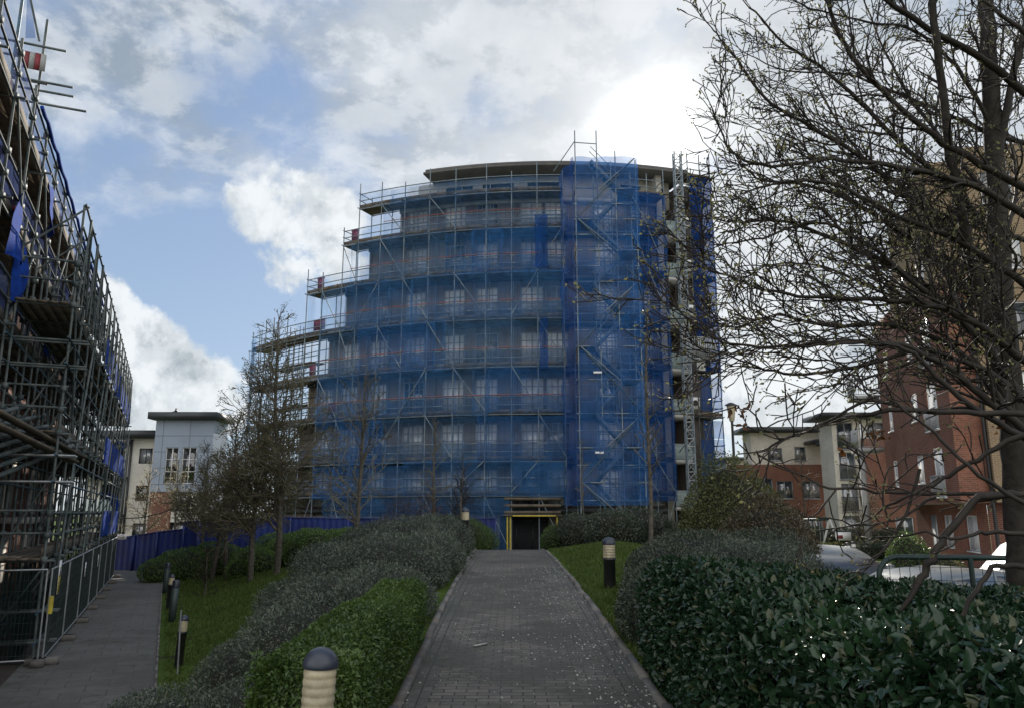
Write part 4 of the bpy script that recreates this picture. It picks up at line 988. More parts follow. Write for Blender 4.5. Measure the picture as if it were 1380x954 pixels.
def hedge(name, label, cat, poly, ztop, mat, leaf, dens, aspect=.5, six=False, jit=.07, amp=.06, spread=.9, group=None, rnd=.12, up=.25, face=.7):
    """clipped hedge: plan polygon (ccw), top height function ztop(x,y) absolute"""
    P2 = np.array(poly, float); n = len(P2); c = P2.mean(0)
    o = thing(name, label, cat, (c[0], c[1], h1(*c)), group); mb = MB()
    x0, y0 = P2.min(0); x1, y1 = P2.max(0)
    def inside(Q, m_=0.0):
        ok = np.ones(len(Q), bool); dmin = np.full(len(Q), 9e9)
        for i in range(n):
            a, b_ = P2[i], P2[(i+1) % n]; e = b_-a; nn = np.array((-e[1], e[0]))/np.linalg.norm(e)
            d = (Q[:, :2]-a)@nn; ok &= d > m_; dmin = np.minimum(dmin, d)
        return ok, dmin
    zt = lambda Q: ztop(Q[:, 0], Q[:, 1])
    def edge_drop(dm): return -rnd*np.clip(1 - dm/ (rnd*1.6), 0, 1)**2
    k = int((x1-x0)*(y1-y0)*dens); Q = np.stack([RNG.uniform(x0, x1, k), RNG.uniform(y0, y1, k), np.zeros(k)], 1)
    ok, dm = inside(Q); Q = Q[ok]; dm = dm[ok]; Q[:, 2] = zt(Q) + edge_drop(dm) - np.abs(RNG.normal(0, jit, len(Q))) + amp*lump(Q, 2.2)
    leaves(mb, Q, np.tile((0, 0, 1.0), (len(Q), 1)), leaf, aspect, spread, six, face=face)
    for i in range(n):
        a, b_ = P2[i], P2[(i+1) % n]; e = b_-a; L = np.linalg.norm(e); nn = np.array((e[1], -e[0]))/L
        mid = (a+b_)/2
        if np.dot(-mid, nn) < -6: continue
        hmax = float(np.max(ztop(np.array((a[0], b_[0])), np.array((a[1], b_[1]))) - hgt(np.array((a[0], b_[0])), np.array((a[1], b_[1])))))
        k = int(L*hmax*dens*1.1); tt_ = RNG.uniform(0, 1, k); Q = np.zeros((k, 3)); Q[:, :2] = a + e*tt_[:, None]
        zg = hgt(Q[:, 0], Q[:, 1]); zq = zt(Q); f = RNG.uniform(0, 1, k); Q[:, 2] = zg + (zq-zg)*f
        off = -np.abs(RNG.normal(0, jit, k)) + amp*lump(Q, 2.2) - rnd*np.clip((f-.75)/.25, 0, 1)**2 - .05*np.clip(1-f*4, 0, 1); Q[:, :2] += nn*off[:, None]
        leaves(mb, Q, np.tile((nn[0], nn[1], up), (k, 1)), leaf, aspect, spread, six, face=face)
    mb.build('foliage', M[mat], o)
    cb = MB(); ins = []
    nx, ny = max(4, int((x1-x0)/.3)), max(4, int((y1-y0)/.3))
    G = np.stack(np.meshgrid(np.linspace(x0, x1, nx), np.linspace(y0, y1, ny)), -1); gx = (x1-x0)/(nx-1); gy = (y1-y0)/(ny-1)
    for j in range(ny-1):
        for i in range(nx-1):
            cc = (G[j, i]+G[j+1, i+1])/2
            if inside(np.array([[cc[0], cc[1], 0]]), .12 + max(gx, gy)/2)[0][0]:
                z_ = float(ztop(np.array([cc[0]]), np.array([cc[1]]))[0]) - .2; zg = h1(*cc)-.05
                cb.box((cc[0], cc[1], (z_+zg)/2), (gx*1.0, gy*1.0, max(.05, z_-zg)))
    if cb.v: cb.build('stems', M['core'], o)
    return o

# ---- right: big-leaved glossy hedge beside the path
def zt_laurel(x, y): return np.interp(x, (1.2, 1.6, 2.3, 2.7, 3.3, 6), (1.04, 1.13, 1.15, 1.03, .93, .90)) + .035*np.sin(x*3+y*1.3) + .02*np.sin(x*7-y*5)
L_POLY = [(1.35, .9), (5.6, .9), (5.6, 7.0), (3.8, 8.0), (2.1, 8.6), (1.27, 8.2)]
hedge('laurel_hedge', 'large glossy dark leaved hedge along the near edge of the paved ramp', 'hedge', L_POLY, zt_laurel, 'laurel', .056, 2500, .60, True, .06, .05, .75, None, .16)
# ---- left: clipped light green hedge
hedge('clipped_hedge', 'bright green clipped hedge beside the ramp behind the big bollard light', 'hedge', [(-1.62, 5.0), (-.95, 5.0), (-1.01, 9.6), (-1.6, 9.4)], lambda x, y: .80 + .03*np.sin(y*2.1) + .015*(y-7), 'privet', .032, 5200, .55, False, .05, .05, .9, None, .14)
# ---- left: grey green shrub border along the ramp and down the bank
SB = 'grey green shrubs massed along the path side of the bank'
def Eg(x, y, rx, ry, hh): g = h1(x, y); return (x, y, g + hh*.42, rx, ry, hh*.62)
shrub('border_shrub', 'grey green shrub spreading down the bank at the near corner of the lower footpath', 'shrub', [Eg(-2.75, 7.6, .8, 1.2, 1.15), Eg(-3.55, 8.6, 1.0, 1.2, .95), Eg(-3.75, 8.6, .9, 1.2, 1.3), Eg(-2.3, 6.6, .8, 1.0, 1.0), Eg(-2.6, 8.9, .9, 1.1, .95)], 'shrub', .034, 2600, .42, group=SB)
shrub('border_shrub', 'dark grey green shrub just behind the bright clipped hedge', 'shrub', [Eg(-2.3, 10.2, 1.05, 1.3, .95), Eg(-3.2, 11.2, 1.1, 1.3, .9), Eg(-1.8, 11.2, .72, 1.6, .85), Eg(-2.7, 12.9, 1.1, 1.4, .95)], 'shrub', .038, 1900, .42, group=SB)
shrub('border_shrub', 'grey green shrub mound beside the middle of the ramp', 'shrub', [Eg(-2.2, 14.6, 1.15, 1.6, 1.15), Eg(-3.6, 15.0, 1.1, 1.5, .95), Eg(-1.75, 16.6, .75, 1.5, 1.0), Eg(-3.1, 17.0, 1.3, 1.6, 1.15)], 'shrub', .045, 1300, .42, group=SB)
shrub('border_shrub', 'grey green shrub mound reaching to eye level near the top of the ramp', 'shrub', [Eg(-2.4, 19.0, 1.25, 1.6, 1.35), Eg(-3.9, 19.4, 1.4, 1.6, 1.2), Eg(-2.0, 21.2, .95, 1.4, 1.3), Eg(-3.5, 21.6, 1.5, 1.6, 1.45), Eg(-4.6, 22.4, 1.3, 1.5, 1.2)], 'shrub', .05, 1000, .42, group=SB)
shrub('round_shrub', 'clipped olive green shrub below the small bollard lamp at the top of the ramp', 'shrub', [Eg(-1.9, 24.0, .75, 1.1, 1.15), Eg(-2.3, 25.2, .7, 1.0, 1.1)], 'shrub_dark', .05, 1000, .5)
shrub('round_shrub', 'rounded green shrub next to the yellow posts at the dark doorway', 'shrub', [Eg(-1.5, 27.5, .75, 1.3, 1.0), Eg(-1.15, 28.8, .6, 1.0, .85)], 'privet', .05, 900, .5)
shrub('twiggy_shrub', 'reddish bare twiggy shrub rising over the grey green mound', 'shrub', [Eg(-3.1, 24.5, 1.2, 1.2, 1.9), Eg(-4.2, 25, 1.1, 1.0, 1.6)], 'reddish', .11, 420, .10, spread=.5, up=.9, core=False, amp=.3, jit=.3)
# ---- conifers on the left lawn
JC = 'low clipped conifers on the left lawn'
def cone_row(pts): return [Eg(*p) for p in pts]
shrub('conifer', 'low spreading green conifer at the far end of the lower footpath by the hoarding', 'conifer', cone_row([(-16.0, 39.5, 1.5, 1.4, 1.4), (-14.8, 40.3, 1.5, 1.3, 1.55), (-16.8, 38.4, .9, .9, 1.0)]), 'juniper', .09, 420, .35, .06, .14, group=JC)
shrub('conifer', 'small round conifer at the foot of the two bare tree trunks', 'conifer', cone_row([(-11.8, 36.6, .95, .9, 1.15), (-11.2, 36.0, .7, .7, .95), (-12.2, 36.2, .6, .6, .8)]), 'juniper', .09, 460, .35, .06, .14, group=JC)
shrub('conifer', 'long low bank of green conifer stretching up the lawn to the shrubs', 'conifer', cone_row([(-11.2, 38.8, 1.3, 1.2, 1.5), (-10.2, 37.8, 1.3, 1.2, 1.5), (-9.2, 36.8, 1.3, 1.2, 1.55), (-8.2, 36.2, 1.4, 1.3, 1.5), (-7.1, 35.6, 1.4, 1.2, 1.4), (-6.2, 35.2, 1.1, 1.1, 1.2)]), 'juniper', .09, 420, .35, .06, .13, group=JC)
# ---- right of the ramp
RS = 'evergreen shrubs banked to the right of the ramp'
shrub('round_shrub', 'small yellow green shrub next to the dark doorway', 'shrub', [Eg(1.55, 29.5, .5, .8, .9)], 'privet', .05, 900, .5, group=RS)
shrub('round_shrub', 'two lobed brown green clipped shrub on the crest of the grass', 'shrub', [Eg(2.35, 29.0, .85, 1.0, 1.25), Eg(3.4, 28.6, .95, 1.0, 1.35)], 'shrub_dark', .05, 900, .5, group=RS)
shrub('evergreen_shrub', 'wide low dark evergreen shrub in front of the stair tower', 'shrub', [Eg(4.2, 27.6, 1.5, 1.4, 1.5), Eg(5.6, 27.4, 1.4, 1.4, 1.9), Eg(3.4, 26.6, 1.0, 1.2, 1.1), Eg(5.2, 25.2, 1.4, 1.4, 1.4)], 'shrub_dark', .065, 800, .5, group=RS)
shrub('evergreen_shrub', 'tallest round olive green shrub in front of the hoist mast', 'shrub', [Eg(6.6, 24.6, 1.35, 1.3, 3.75), Eg(7.5, 24.8, 1.1, 1.1, 3.2), Eg(5.9, 24.4, .9, 1.0, 2.4)], 'olive', .075, 700, .5, amp=.16, group=RS)
shrub('evergreen_shrub', 'round bronze tinged shrub sloping down towards the parked cars', 'shrub', [Eg(5.6, 17.6, 1.0, 1.2, 2.55), Eg(6.2, 17.9, .65, 1.0, 2.0), Eg(4.9, 17.2, .7, .9, 1.7)], 'brownshrub', .06, 1100, .5, amp=.14, group=RS)
shrub('cotoneaster_shrub', 'loose grey leaved shrub overhanging the grass by the bollard light', 'shrub', [Eg(3.1, 13.2, .95, 1.3, .98), Eg(2.35, 12.4, .62, 1.1, .85), Eg(4.1, 13.6, 1.0, 1.2, 1.1), Eg(2.0, 10.9, .55, 1.0, .72)], 'shrub_dark', .036, 2600, .45, amp=.2, jit=.2, group=RS)
shrub('cotoneaster_shrub', 'pale grey green shrub between the glossy hedge and the bronze shrub', 'shrub', [Eg(3.3, 11.4, .85, 1.0, .95), Eg(3.9, 11.8, .6, .9, .95), Eg(2.75, 10.4, .8, 1.0, .82)], 'shrub', .034, 2700, .45, amp=.18, jit=.18, group=RS)
shrub('cotoneaster_shrub', 'dark small leaved shrub filling the corner between the ramp and the glossy hedge', 'shrub', [Eg(1.74, 9.5, .5, 1.0, .75), Eg(2.4, 9.5, .7, .8, .85), Eg(3.4, 9.4, .8, .8, .85)], 'shrub_dark', .03, 3600, .45, amp=.16, jit=.16, group=RS)

# ---- grass blades and fallen petals
def blades(n, xf, yf, hmin, hmax, ok):
    x = xf(n); y = yf(n); k = ok(x, y); x, y = x[k], y[k]; z = hgt(x, y)+.0; h = RNG.uniform(hmin, hmax, len(x)); a = RNG.uniform(0, PI, len(x)); w_ = RNG.uniform(.006, .012, len(x))*(1+y/18)
    b0 = np.stack([x-np.cos(a)*w_, y-np.sin(a)*w_, z-.01], 1); b1 = np.stack([x+np.cos(a)*w_, y+np.sin(a)*w_, z-.01], 1); tp = np.stack([x+RNG.normal(0, .03, len(x)), y+RNG.normal(0, .03, len(x)), z+h], 1)
    return np.stack([b0, b1, tp], 1).reshape(-1, 3)
mb = MB(); nR = 60000
V = blades(nR, lambda n: RNG.uniform(1.22, 6, n), lambda n: RNG.uniform(8.5, 27, n), .03, .085, lambda x, y: x < 1.4 + (y-8)*.28)
mb.add(V, np.arange(len(V)).reshape(-1, 3))
V = blades(80000, lambda n: RNG.uniform(-19, -3, n), lambda n: RNG.uniform(11, 44, n), .04, .11, lambda x, y: (x*NH[0] + y*NH[1] > .2))
mb.add(V, np.arange(len(V)).reshape(-1, 3))
tag(mb.build('grass', M['grassblade']), kind='stuff')
n = 4200; x = np.where(RNG.random(n) < .4, RNG.uniform(-.85, 1.3, n), np.where(RNG.random(n) < .5, -.85 + np.abs(RNG.normal(0, .3, n)), 1.3 - np.abs(RNG.normal(0, .4, n)))); y = 4 + 14*RNG.random(n)**1.7
x = np.clip(x, -.88, 1.36); kp = (lump(np.stack([x*2.2, y*1.6, x*0], 1), 1.0) + RNG.normal(0, .25, n)) > .05; x, y = x[kp], y[kp]; n = len(x); x = x - .0125*y; P3 = np.stack([x, y, zc(y)+.02], 1); mb = MB(); leaves(mb, P3, np.stack([RNG.normal(size=n), RNG.normal(size=n), np.zeros(n)], 1), .021, .75, .15, False, .1)
tag(mb.build('fallen_petals', M['petal']), kind='stuff')
mb = MB(); mb.beam((-.42, 9.1, zc(9.1)+.03), (-.28, 9.25, zc(9.2)+.03), .03, .012); tag(mb.build('stick', M['petal']), 'small pale stick lying on the block paving', 'stick')

# ------------------------------------------------------------------ bare trees
def tubes(mb, S, n=4):
    """S: array (k,8) p0,p1,r0,r1 -> open n-sided prisms"""
    S = np.asarray(S, float)
    if len(S) == 0: return
    p0, p1, r0, r1 = S[:, :3], S[:, 3:6], S[:, 6], S[:, 7]; d = p1-p0; d /= (np.linalg.norm(d, axis=1, keepdims=True)+1e-9)
    ref = np.where(np.abs(d[:, 2:3]) > .9, np.array([[1., 0, 0]]), np.array([[0, 0, 1.]])); a = np.cross(d, ref); a /= np.linalg.norm(a, axis=1, keepdims=True); b_ = np.cross(d, a)
    V = []
    for p, r_ in ((p0, r0), (p1, r1)):
        for k in range(n):
            t_ = 2*PI*k/n; V.append(p + (a*math.cos(t_) + b_*math.sin(t_))*r_[:, None])
    V = np.stack(V, 1); m_ = len(S); base = np.arange(m_)[:, None]*2*n
    F = np.concatenate([base + np.array([[k, (k+1) % n, n+(k+1) % n, n+k]]) for k in range(n)]); mb.add(V.reshape(-1, 3), F)
def grow(segs, tips, p, d, L, r, lev, prm, rng):
    """one branch: wanders, bends up, throws off side shoots"""
    ns = max(3, int(L/prm['step'])); st = L/ns; p = np.array(p, float); d = np.array(d, float); d /= np.linalg.norm(d); r0 = r
    for i in range(ns):
        f = (i+1)/ns; rr = max(prm['rmin'], r*(1-.85*f)); d = d + rng.normal(0, prm['wob'], 3) + np.array((0, 0, prm['up'][min(lev, len(prm['up'])-1)]*st)); d /= np.linalg.norm(d)
        q = p + d*st; segs.append((*p, *q, r0, rr)); p = q; r0 = rr
        if lev < prm['levels'] and i >= prm.get('skip', 0):
            k = prm['kids'][min(lev, len(prm['kids'])-1)]*st
            for _ in range(int(k) + (rng.random() < k % 1)):
                a = rng.normal(size=3); a -= d*a.dot(d); a /= np.linalg.norm(a); ang = rng.uniform(*prm['ang'])
                c = d*math.cos(ang) + a*math.sin(ang); LL = L*(1-f*.75)*rng.uniform(*prm['ratio'])
                if LL > prm['lmin']: grow(segs, tips, p, c, LL, rr*.62, lev+1, prm, rng)
    tips.append((*p, *d))
def small_tree(label, x, y, H, spread, seed, mat='twig_pale', buds='bud_olive', budn=4, bud=.06, dens=1.0, lean=(0, 0), r=.085, group='bare young trees on the grass', name='bare_tree', clear=.28, fork=False, up=.35, rmin=.012, z=None, trunkmat='bark', ang=(.45, .95)):
    rng = np.random.default_rng(seed); zb = h1(x, y) if z is None else z; o = thing(name, label, 'tree', (x, y, zb), group)
    tr = []; segs = []; tips = []; p = np.array((x, y, zb-.1)); d = np.array((lean[0], lean[1], 1.0)); ns = 14; rr0 = r
    prm = dict(step=max(.16, H*.035), rmin=rmin, wob=.13, up=(up*.4, up*.35, up*.2), levels=3, kids=(2.2*dens, 4.2*dens, 4.5*dens), ang=ang, ratio=(.45, .8), lmin=.14)
    for i in range(ns):
        f = (i+1)/ns; d = d + rng.normal(0, .035, 3); d[:2] = d[:2]*.8 + np.array(lean)*.2; d[2] = max(d[2], .9); d /= np.linalg.norm(d); q = p + d*(H+.1)/ns; rr = r*(1-f)**.75 + .012; tr.append((*p, *q, rr0, rr)); p = q; rr0 = rr
        if f > clear:
            nb = rng.poisson(3.2*dens) + 1
            for _ in range(nb):
                az = rng.uniform(0, 2*PI); el = rng.uniform(.2, .75) + .45*f; g = (f-clear)/(1-clear); LL = spread*rng.uniform(.6, 1.1)*(1.0-.72*g)*(.72 + .28*min(1, g*4))
                grow(segs, tips, p - d*rng.uniform(0, H/ns), (math.cos(az)*math.cos(el), math.sin(az)*math.cos(el), math.sin(el)), LL, rr*.5, 1, prm, rng)
    mb = MB(); tubes(mb, tr, 8); mb.build('trunk', M[trunkmat], o, True)
    mb = MB(); S = np.array(segs); tubes(mb, S, 3); mb.cm = 1
    T = np.array(tips); T = np.repeat(T, budn, 0); T[:, :3] += RNG.normal(0, .05, (len(T), 3)); leaves(mb, T[:, :3], T[:, 3:], bud, .55, .9)
    mb.build('crown', [M[mat], M[buds]], o); return o
def gx(px, py, Y): q = at(px, py, Y); return q.x, Y
x, y = gx(373, 768, 32.5); small_tree('tallest bare tree, budding, with its straight trunk on the sloping lawn before the round block', x, y, 10.7, 3.7, 3, dens=1.2, clear=.2, r=.13, up=.55)
x, y = gx(338, 776, 32.5); small_tree('bare tree with mossy trunk just left of the tallest tree on the sloping lawn', x, y, 8.0, 3.2, 5, dens=1.15, clear=.24, r=.12, up=.5)
x, y = gx(307, 745, 37); small_tree('slim bare tree with pole straight trunk in front of the blue hoarding', x, y, 7.6, 3.0, 8, dens=1.1, clear=.28, r=.10, up=.5)
x, y = gx(287, 752, 38.5); small_tree('short leaning bare tree between the conifers on the left lawn', x, y, 6.2, 2.9, 9, dens=1.1, clear=.3, r=.11, lean=(.12, 0), up=.5)
x, y = gx(271, 735, 42); small_tree('bare tree nearest the pale flats, in front of the raised hoarding', x, y, 6.2, 2.9, 12, dens=1.1, clear=.3, r=.09, up=.5)
x, y = gx(479, 708, 26); small_tree('slender open branched tree alone among the shrubs before the netted facade', x, y, 6.6, 3.2, 21, dens=.5, clear=.26, r=.075, up=.42, budn=1, bud=.05)
x, y = gx(585, 690, 30); small_tree('thin mossy tree behind the grey green mound before the netted facade', x, y, 4.9, 1.2, 23, dens=.7, clear=.25, r=.06, up=.6, budn=1)
x, y = gx(620, 690, 31); small_tree('low arching brown tree next to the small bollard lamp', x, y, 3.4, 1.6, 25, dens=.8, clear=.2, r=.05, up=.1, budn=1, mat='twig')
x, y = gx(876, 742, 22); small_tree('thin upright tree with short twigs in front of the stair tower', x, y, 6.9, .9, 27, dens=.75, clear=.32, r=.055, up=.7, budn=1, lean=(.05, 0), bud=.035)
small_tree('bare sapling rising in front of the scaffold by the doorway', 3.0, 33, 4.6, .8, 29, dens=.35, clear=.5, r=.04, up=.5, budn=1)
FT = 'blossoming small trees before the pale flats'
x, y = gx(195, 700, 52); small_tree('small tree with pale blossom in front of the balconies of the pale flats', x, y, 6.0, 2.2, 31, buds='bud_pale', budn=2, bud=.09, dens=.8, clear=.25, r=.08, group=FT, name='blossom_tree', z=-1.3, rmin=.012)
x, y = gx(237, 700, 53); small_tree('small tree with pale blossom in front of the orange brick panel', x, y, 6.4, 2.4, 33, buds='bud_pale', budn=2, bud=.09, dens=.8, clear=.25, r=.08, group=FT, name='blossom_tree', z=-1.3, rmin=.012)
small_tree('leafless rounded tree with fine upright twigs in front of the brick flats', *gx(1168, 715, 43), 4.6, 2.0, 35, dens=1.0, clear=.14, r=.07, group='small trees across the car park', name='round_tree', z=-.7, rmin=.010, up=.8, ang=(.2, .5), budn=1, bud=.05)
small_tree('thin brown tree beside the swing before the brick flats', *gx(1084, 700, 50), 6.0, 2.2, 37, mat='twig', dens=.8, clear=.25, r=.07, group='small trees across the car park', name='bare_tree', z=-.7, rmin=.010, budn=1)
small_tree('bare little shrub in the strip of soil on the left lawn', *gx(280, 752, 30.5), 1.7, 1.0, 39, mat='twig', dens=.6, clear=.05, r=.03, name='bare_shrub', up=.3, budn=1, bud=.03)

# ---- the big budding tree on the right
rng = np.random.default_rng(77)
bt = thing('budding_tree', 'large budding tree with dense dark twigs leaning over the car park from the right', 'tree', (4.75, 7.2, 0))
def pxl(pts):
    out = []
    for px, py, Y in pts: out.append(np.array(at(px, py, Y)))
    return out
def limb_pts(pts, k=5):
    P_ = pxl(pts); out = []
    for i in range(len(P_)-1):
        a0 = P_[max(i-1, 0)]; a1 = P_[i]; a2 = P_[i+1]; a3 = P_[min(i+2, len(P_)-1)]
        for s in np.linspace(0, 1, k, endpoint=False):
            out.append(.5*((2*a1) + (-a0+a2)*s + (2*a0-5*a1+4*a2-a3)*s*s + (-a0+3*a1-3*a2+a3)*s**3))
    out.append(P_[-1]); return [Vector(tuple(q + RNG.normal(0, .006, 3))) for q in out]
LIMBS = []
def limb(pts, r0, r1, name='limb', mat='twig', kids=1.0, n=7, lead=None):
    r0 *= .95
    P_ = limb_pts(pts); m_ = len(P_); rr = [r0 + (r1-r0)*(i/(m_-1))**.6 for i in range(m_)]
    mb = MB(); mb.tube(P_, rr, n); mb.build(name, M[mat], bt, True); LIMBS.append((P_, rr, kids, lead))
tp = limb_pts([(1378, 800, 7.2), (1372, 690, 7.2), (1364, 560, 7.2), (1354, 430, 7.2), (1346, 300, 7.25), (1338, 160, 7.3), (1330, 40, 7.3), (1322, -90, 7.3), (1312, -260, 7.3)], 6)
mb = MB(); mb.tube(tp, np.linspace(.125, .062, len(tp)).tolist(), 14); mb.build('trunk', M['bark_dark'], bt, True)
limb([(1358, 560, 7.1), (1330, 430, 6.9), (1300, 310, 6.8), (1278, 190, 6.7), (1262, 60, 6.6), (1250, -80, 6.5)], .075, .03, mat='bark_dark', kids=.8)
limb([(1340, 230, 7.3), (1375, 60, 7.1), (1400, -60, 7)], .05, .025, kids=.9)
# long limbs reaching left
limb([(1400, 262, 6.6), (1320, 222, 6.5), (1240, 170, 6.4), (1160, 90, 6.3), (1120, 20, 6.2), (1095, -70, 6.1)], .045, .014, kids=1.0)
limb([(1400, 140, 6.9), (1330, 84, 6.8), (1250, 38, 6.7), (1180, -10, 6.6), (1130, -60, 6.5)], .05, .018, kids=1.0)
limb([(1345, 330, 7.2), (1285, 255, 7.0), (1210, 190, 6.9), (1130, 110, 6.8), (1060, 60, 6.7), (1010, 10, 6.6)], .045, .008, kids=1.1)
limb([(1350, 400, 7.1), (1270, 300, 6.8), (1190, 235, 6.6), (1110, 180, 6.5), (1040, 140, 6.4), (985, 70, 6.3), (960, 38, 6.3)], .045, .006, kids=1.2)
limb([(1400, 300, 6.4), (1310, 250, 6.3), (1210, 225, 6.2), (1120, 215, 6.1), (1040, 225, 6.1), (985, 205, 6.0), (962, 150, 6.0)], .042, .006, kids=1.2)
limb([(1352, 450, 7.1), (1270, 360, 6.9), (1180, 290, 6.8), (1090, 250, 6.7), (1020, 240, 6.7), (975, 190, 6.6)], .045, .006, kids=1.2)
limb([(1400, 395, 6.0), (1300, 330, 5.9), (1210, 290, 5.8), (1130, 250, 5.8), (1060, 245, 5.7), (1000, 260, 5.7)], .040, .006, kids=1.1)
limb([(1356, 500, 7.0), (1290, 420, 6.7), (1220, 370, 6.5), (1140, 330, 6.4), (1060, 300, 6.3), (990, 300, 6.3), (940, 290, 6.3)], .045, .006, kids=1.2)
limb([(1380, 540, 6.2), (1320, 455, 6.1), (1240, 390, 6.0), (1170, 330, 5.9), (1100, 300, 5.9), (1030, 320, 5.8), (970, 330, 5.8)], .042, .005, kids=1.2)
limb([(1400, 500, 5.6), (1320, 440, 5.5), (1240, 410, 5.5), (1150, 402, 5.5), (1060, 398, 5.5), (980, 372, 5.5), (905, 345, 5.6)], .038, .005, kids=1.3)
limb([(1360, 560, 6.9), (1300, 480, 6.8), (1210, 440, 6.7), (1120, 440, 6.6), (1050, 425, 6.6), (980, 440, 6.5), (925, 400, 6.5)], .04, .005, kids=1.2)
limb([(1400, 600, 5.2), (1340, 545, 5.2), (1270, 490, 5.2), (1200, 462, 5.2), (1120, 462, 5.2), (1040, 468, 5.3), (960, 455, 5.3), (880, 385, 5.4)], .036, .005, kids=1.2)
limb([(1400, 555, 6.0), (1330, 500, 6.0), (1240, 475, 5.9), (1150, 495, 5.9), (1070, 505, 5.9), (1010, 490, 5.8), (960, 470, 5.8)], .034, .005, kids=1.2)
# upper right tangle
limb([(1345, 280, 7.2), (1280, 200, 7.4), (1220, 120, 7.6), (1180, 40, 7.7), (1150, -40, 7.8)], .035, .006, kids=1.0)
limb([(1400, 200, 7.6), (1310, 170, 7.7), (1220, 130, 7.8), (1140, 100, 7.9), (1060, 95, 7.9), (1000, 70, 8.0)], .035, .005, kids=1.1)
limb([(1400, 330, 7.6), (1300, 300, 7.6), (1200, 250, 7.6), (1120, 150, 7.6), (1080, 60, 7.6)], .035, .005, kids=1.0)
limb([(1340, 180, 7.3), (1290, 90, 7.2), (1230, 40, 7.1), (1170, 30, 7.0), (1090, 10, 6.9), (1040, -20, 6.9)], .03, .005, kids=1.0)
limb([(1400, 60, 6.0), (1350, 20, 6.0), (1290, -30, 6.0)], .03, .01, kids=1.0)
limb([(1350, 420, 7.3), (1300, 360, 7.6), (1230, 330, 7.9), (1150, 260, 8.1), (1080, 200, 8.2), (1010, 170, 8.3)], .035, .005, kids=1.1)
limb([(1350, 330, 7.4), (1370, 240, 7.8), (1345, 120, 8.0), (1360, 0, 8.1)], .03, .006, kids=1.2)
limb([(1350, 480, 7.3), (1280, 430, 7.8), (1200, 400, 8.2), (1110, 360, 8.4), (1030, 360, 8.5), (975, 400, 8.6)], .035, .005, kids=1.1)
# low sweeping bare shoots
limb([(1400, 558, 4.6), (1300, 556, 4.6), (1200, 552, 4.7), (1140, 562, 4.8), (1085, 580, 4.8), (1040, 600, 4.9), (1020, 612, 4.9)], .024, .007, kids=.35)
limb([(1400, 600, 5.0), (1330, 560, 5.0), (1270, 515, 5.0), (1220, 470, 5.0), (1150, 462, 5.1), (1075, 465, 5.1), (1030, 440, 5.1)], .030, .006, kids=.8)
limb([(1400, 574, 4.2), (1330, 610, 4.3), (1270, 645, 4.4), (1225, 668, 4.4), (1190, 682, 4.5)], .022, .006, kids=.2)
limb([(1400, 664, 4.5), (1330, 664, 4.5), (1250, 666, 4.6), (1180, 660, 4.6), (1105, 656, 4.6)], .018, .007, kids=.45)
limb([(1370, 668, 4.3), (1320, 670, 4.3), (1280, 715, 4.3), (1255, 750, 4.3), (1240, 785, 4.3)], .022, .020, kids=.1)
limb([(1400, 690, 4.1), (1320, 640, 4.1), (1260, 585, 4.2), (1210, 545, 4.2), (1165, 520, 4.3)], .016, .005, kids=.4)
limb([(1400, 720, 4.0), (1330, 716, 4.0), (1285, 725, 4.0), (1240, 715, 4.1)], .016, .006, kids=.2)
limb([(1400, 765, 3.8), (1350, 760, 3.8), (1320, 785, 3.8), (1295, 830, 3.8), (1288, 850, 3.8)], .016, .010, kids=.1)
limb([(1240, 556, 4.7), (1170, 540, 4.7), (1100, 575, 4.8), (1050, 588, 4.8), (1015, 560, 4.9), (990, 545, 5.0)], .014, .004, kids=.8)
limb([(1260, 670, 4.5), (1200, 700, 4.5), (1192, 640, 4.5), (1230, 610, 4.5)], .010, .004, kids=.5)
limb([(1130, 655, 4.6), (1103, 690, 4.6), (1088, 700, 4.6)], .008, .004, kids=.2)
limb([(1240, 630, 4.5), (1220, 690, 4.5), (1198, 735, 4.5)], .011, .008, kids=.1)
segs, tips = [], []
prm = dict(step=.085, rmin=.0042, wob=.19, up=(.1, .35, .25), levels=3, kids=(7.5, 8.5, 7.5), ang=(.35, 1.0), ratio=(.4, .8), lmin=.05)
for P_, rr, kk, lead in LIMBS:
    tot = 0
    for i in range(2, len(P_)-1):
        a = np.array(P_[i]); d = np.array(P_[i+1]) - a; sl = np.linalg.norm(d); d /= sl; f = i/len(P_)
        k = kk*sl*8.6
        for _ in range(int(k) + (rng.random() < k % 1)):
            s = rng.normal(size=3); s -= d*s.dot(d); s /= np.linalg.norm(s); s[2] += .25; ang = rng.uniform(.4, 1.05); c = d*math.cos(ang) + s*math.sin(ang); c[1] *= .8
            grow(segs, tips, a + d*sl*rng.random(), c, rng.uniform(.25, 1.0)*(1.1-.35*f)*min(1, .3+kk*.6), min(rr[i]*.55, .014), 1, prm, rng)
    grow(segs, tips, np.array(P_[-1]), np.array(P_[-1]) - np.array(P_[-2]), .3, rr[-1], 2, prm, rng)
S = np.array(segs); mb = MB(); tubes(mb, S, 4); mb.build('twigs', M['twig'], bt)
T = np.array(tips); print('big tree', len(S), len(T)); mb = MB(); T = np.repeat(T, 2, 0); T[:, :3] += RNG.normal(0, .008, (len(T), 3)); leaves(mb, T[:, :3], T[:, 3:], .026, .6, .8); mb.build('buds', M['bud'], bt)
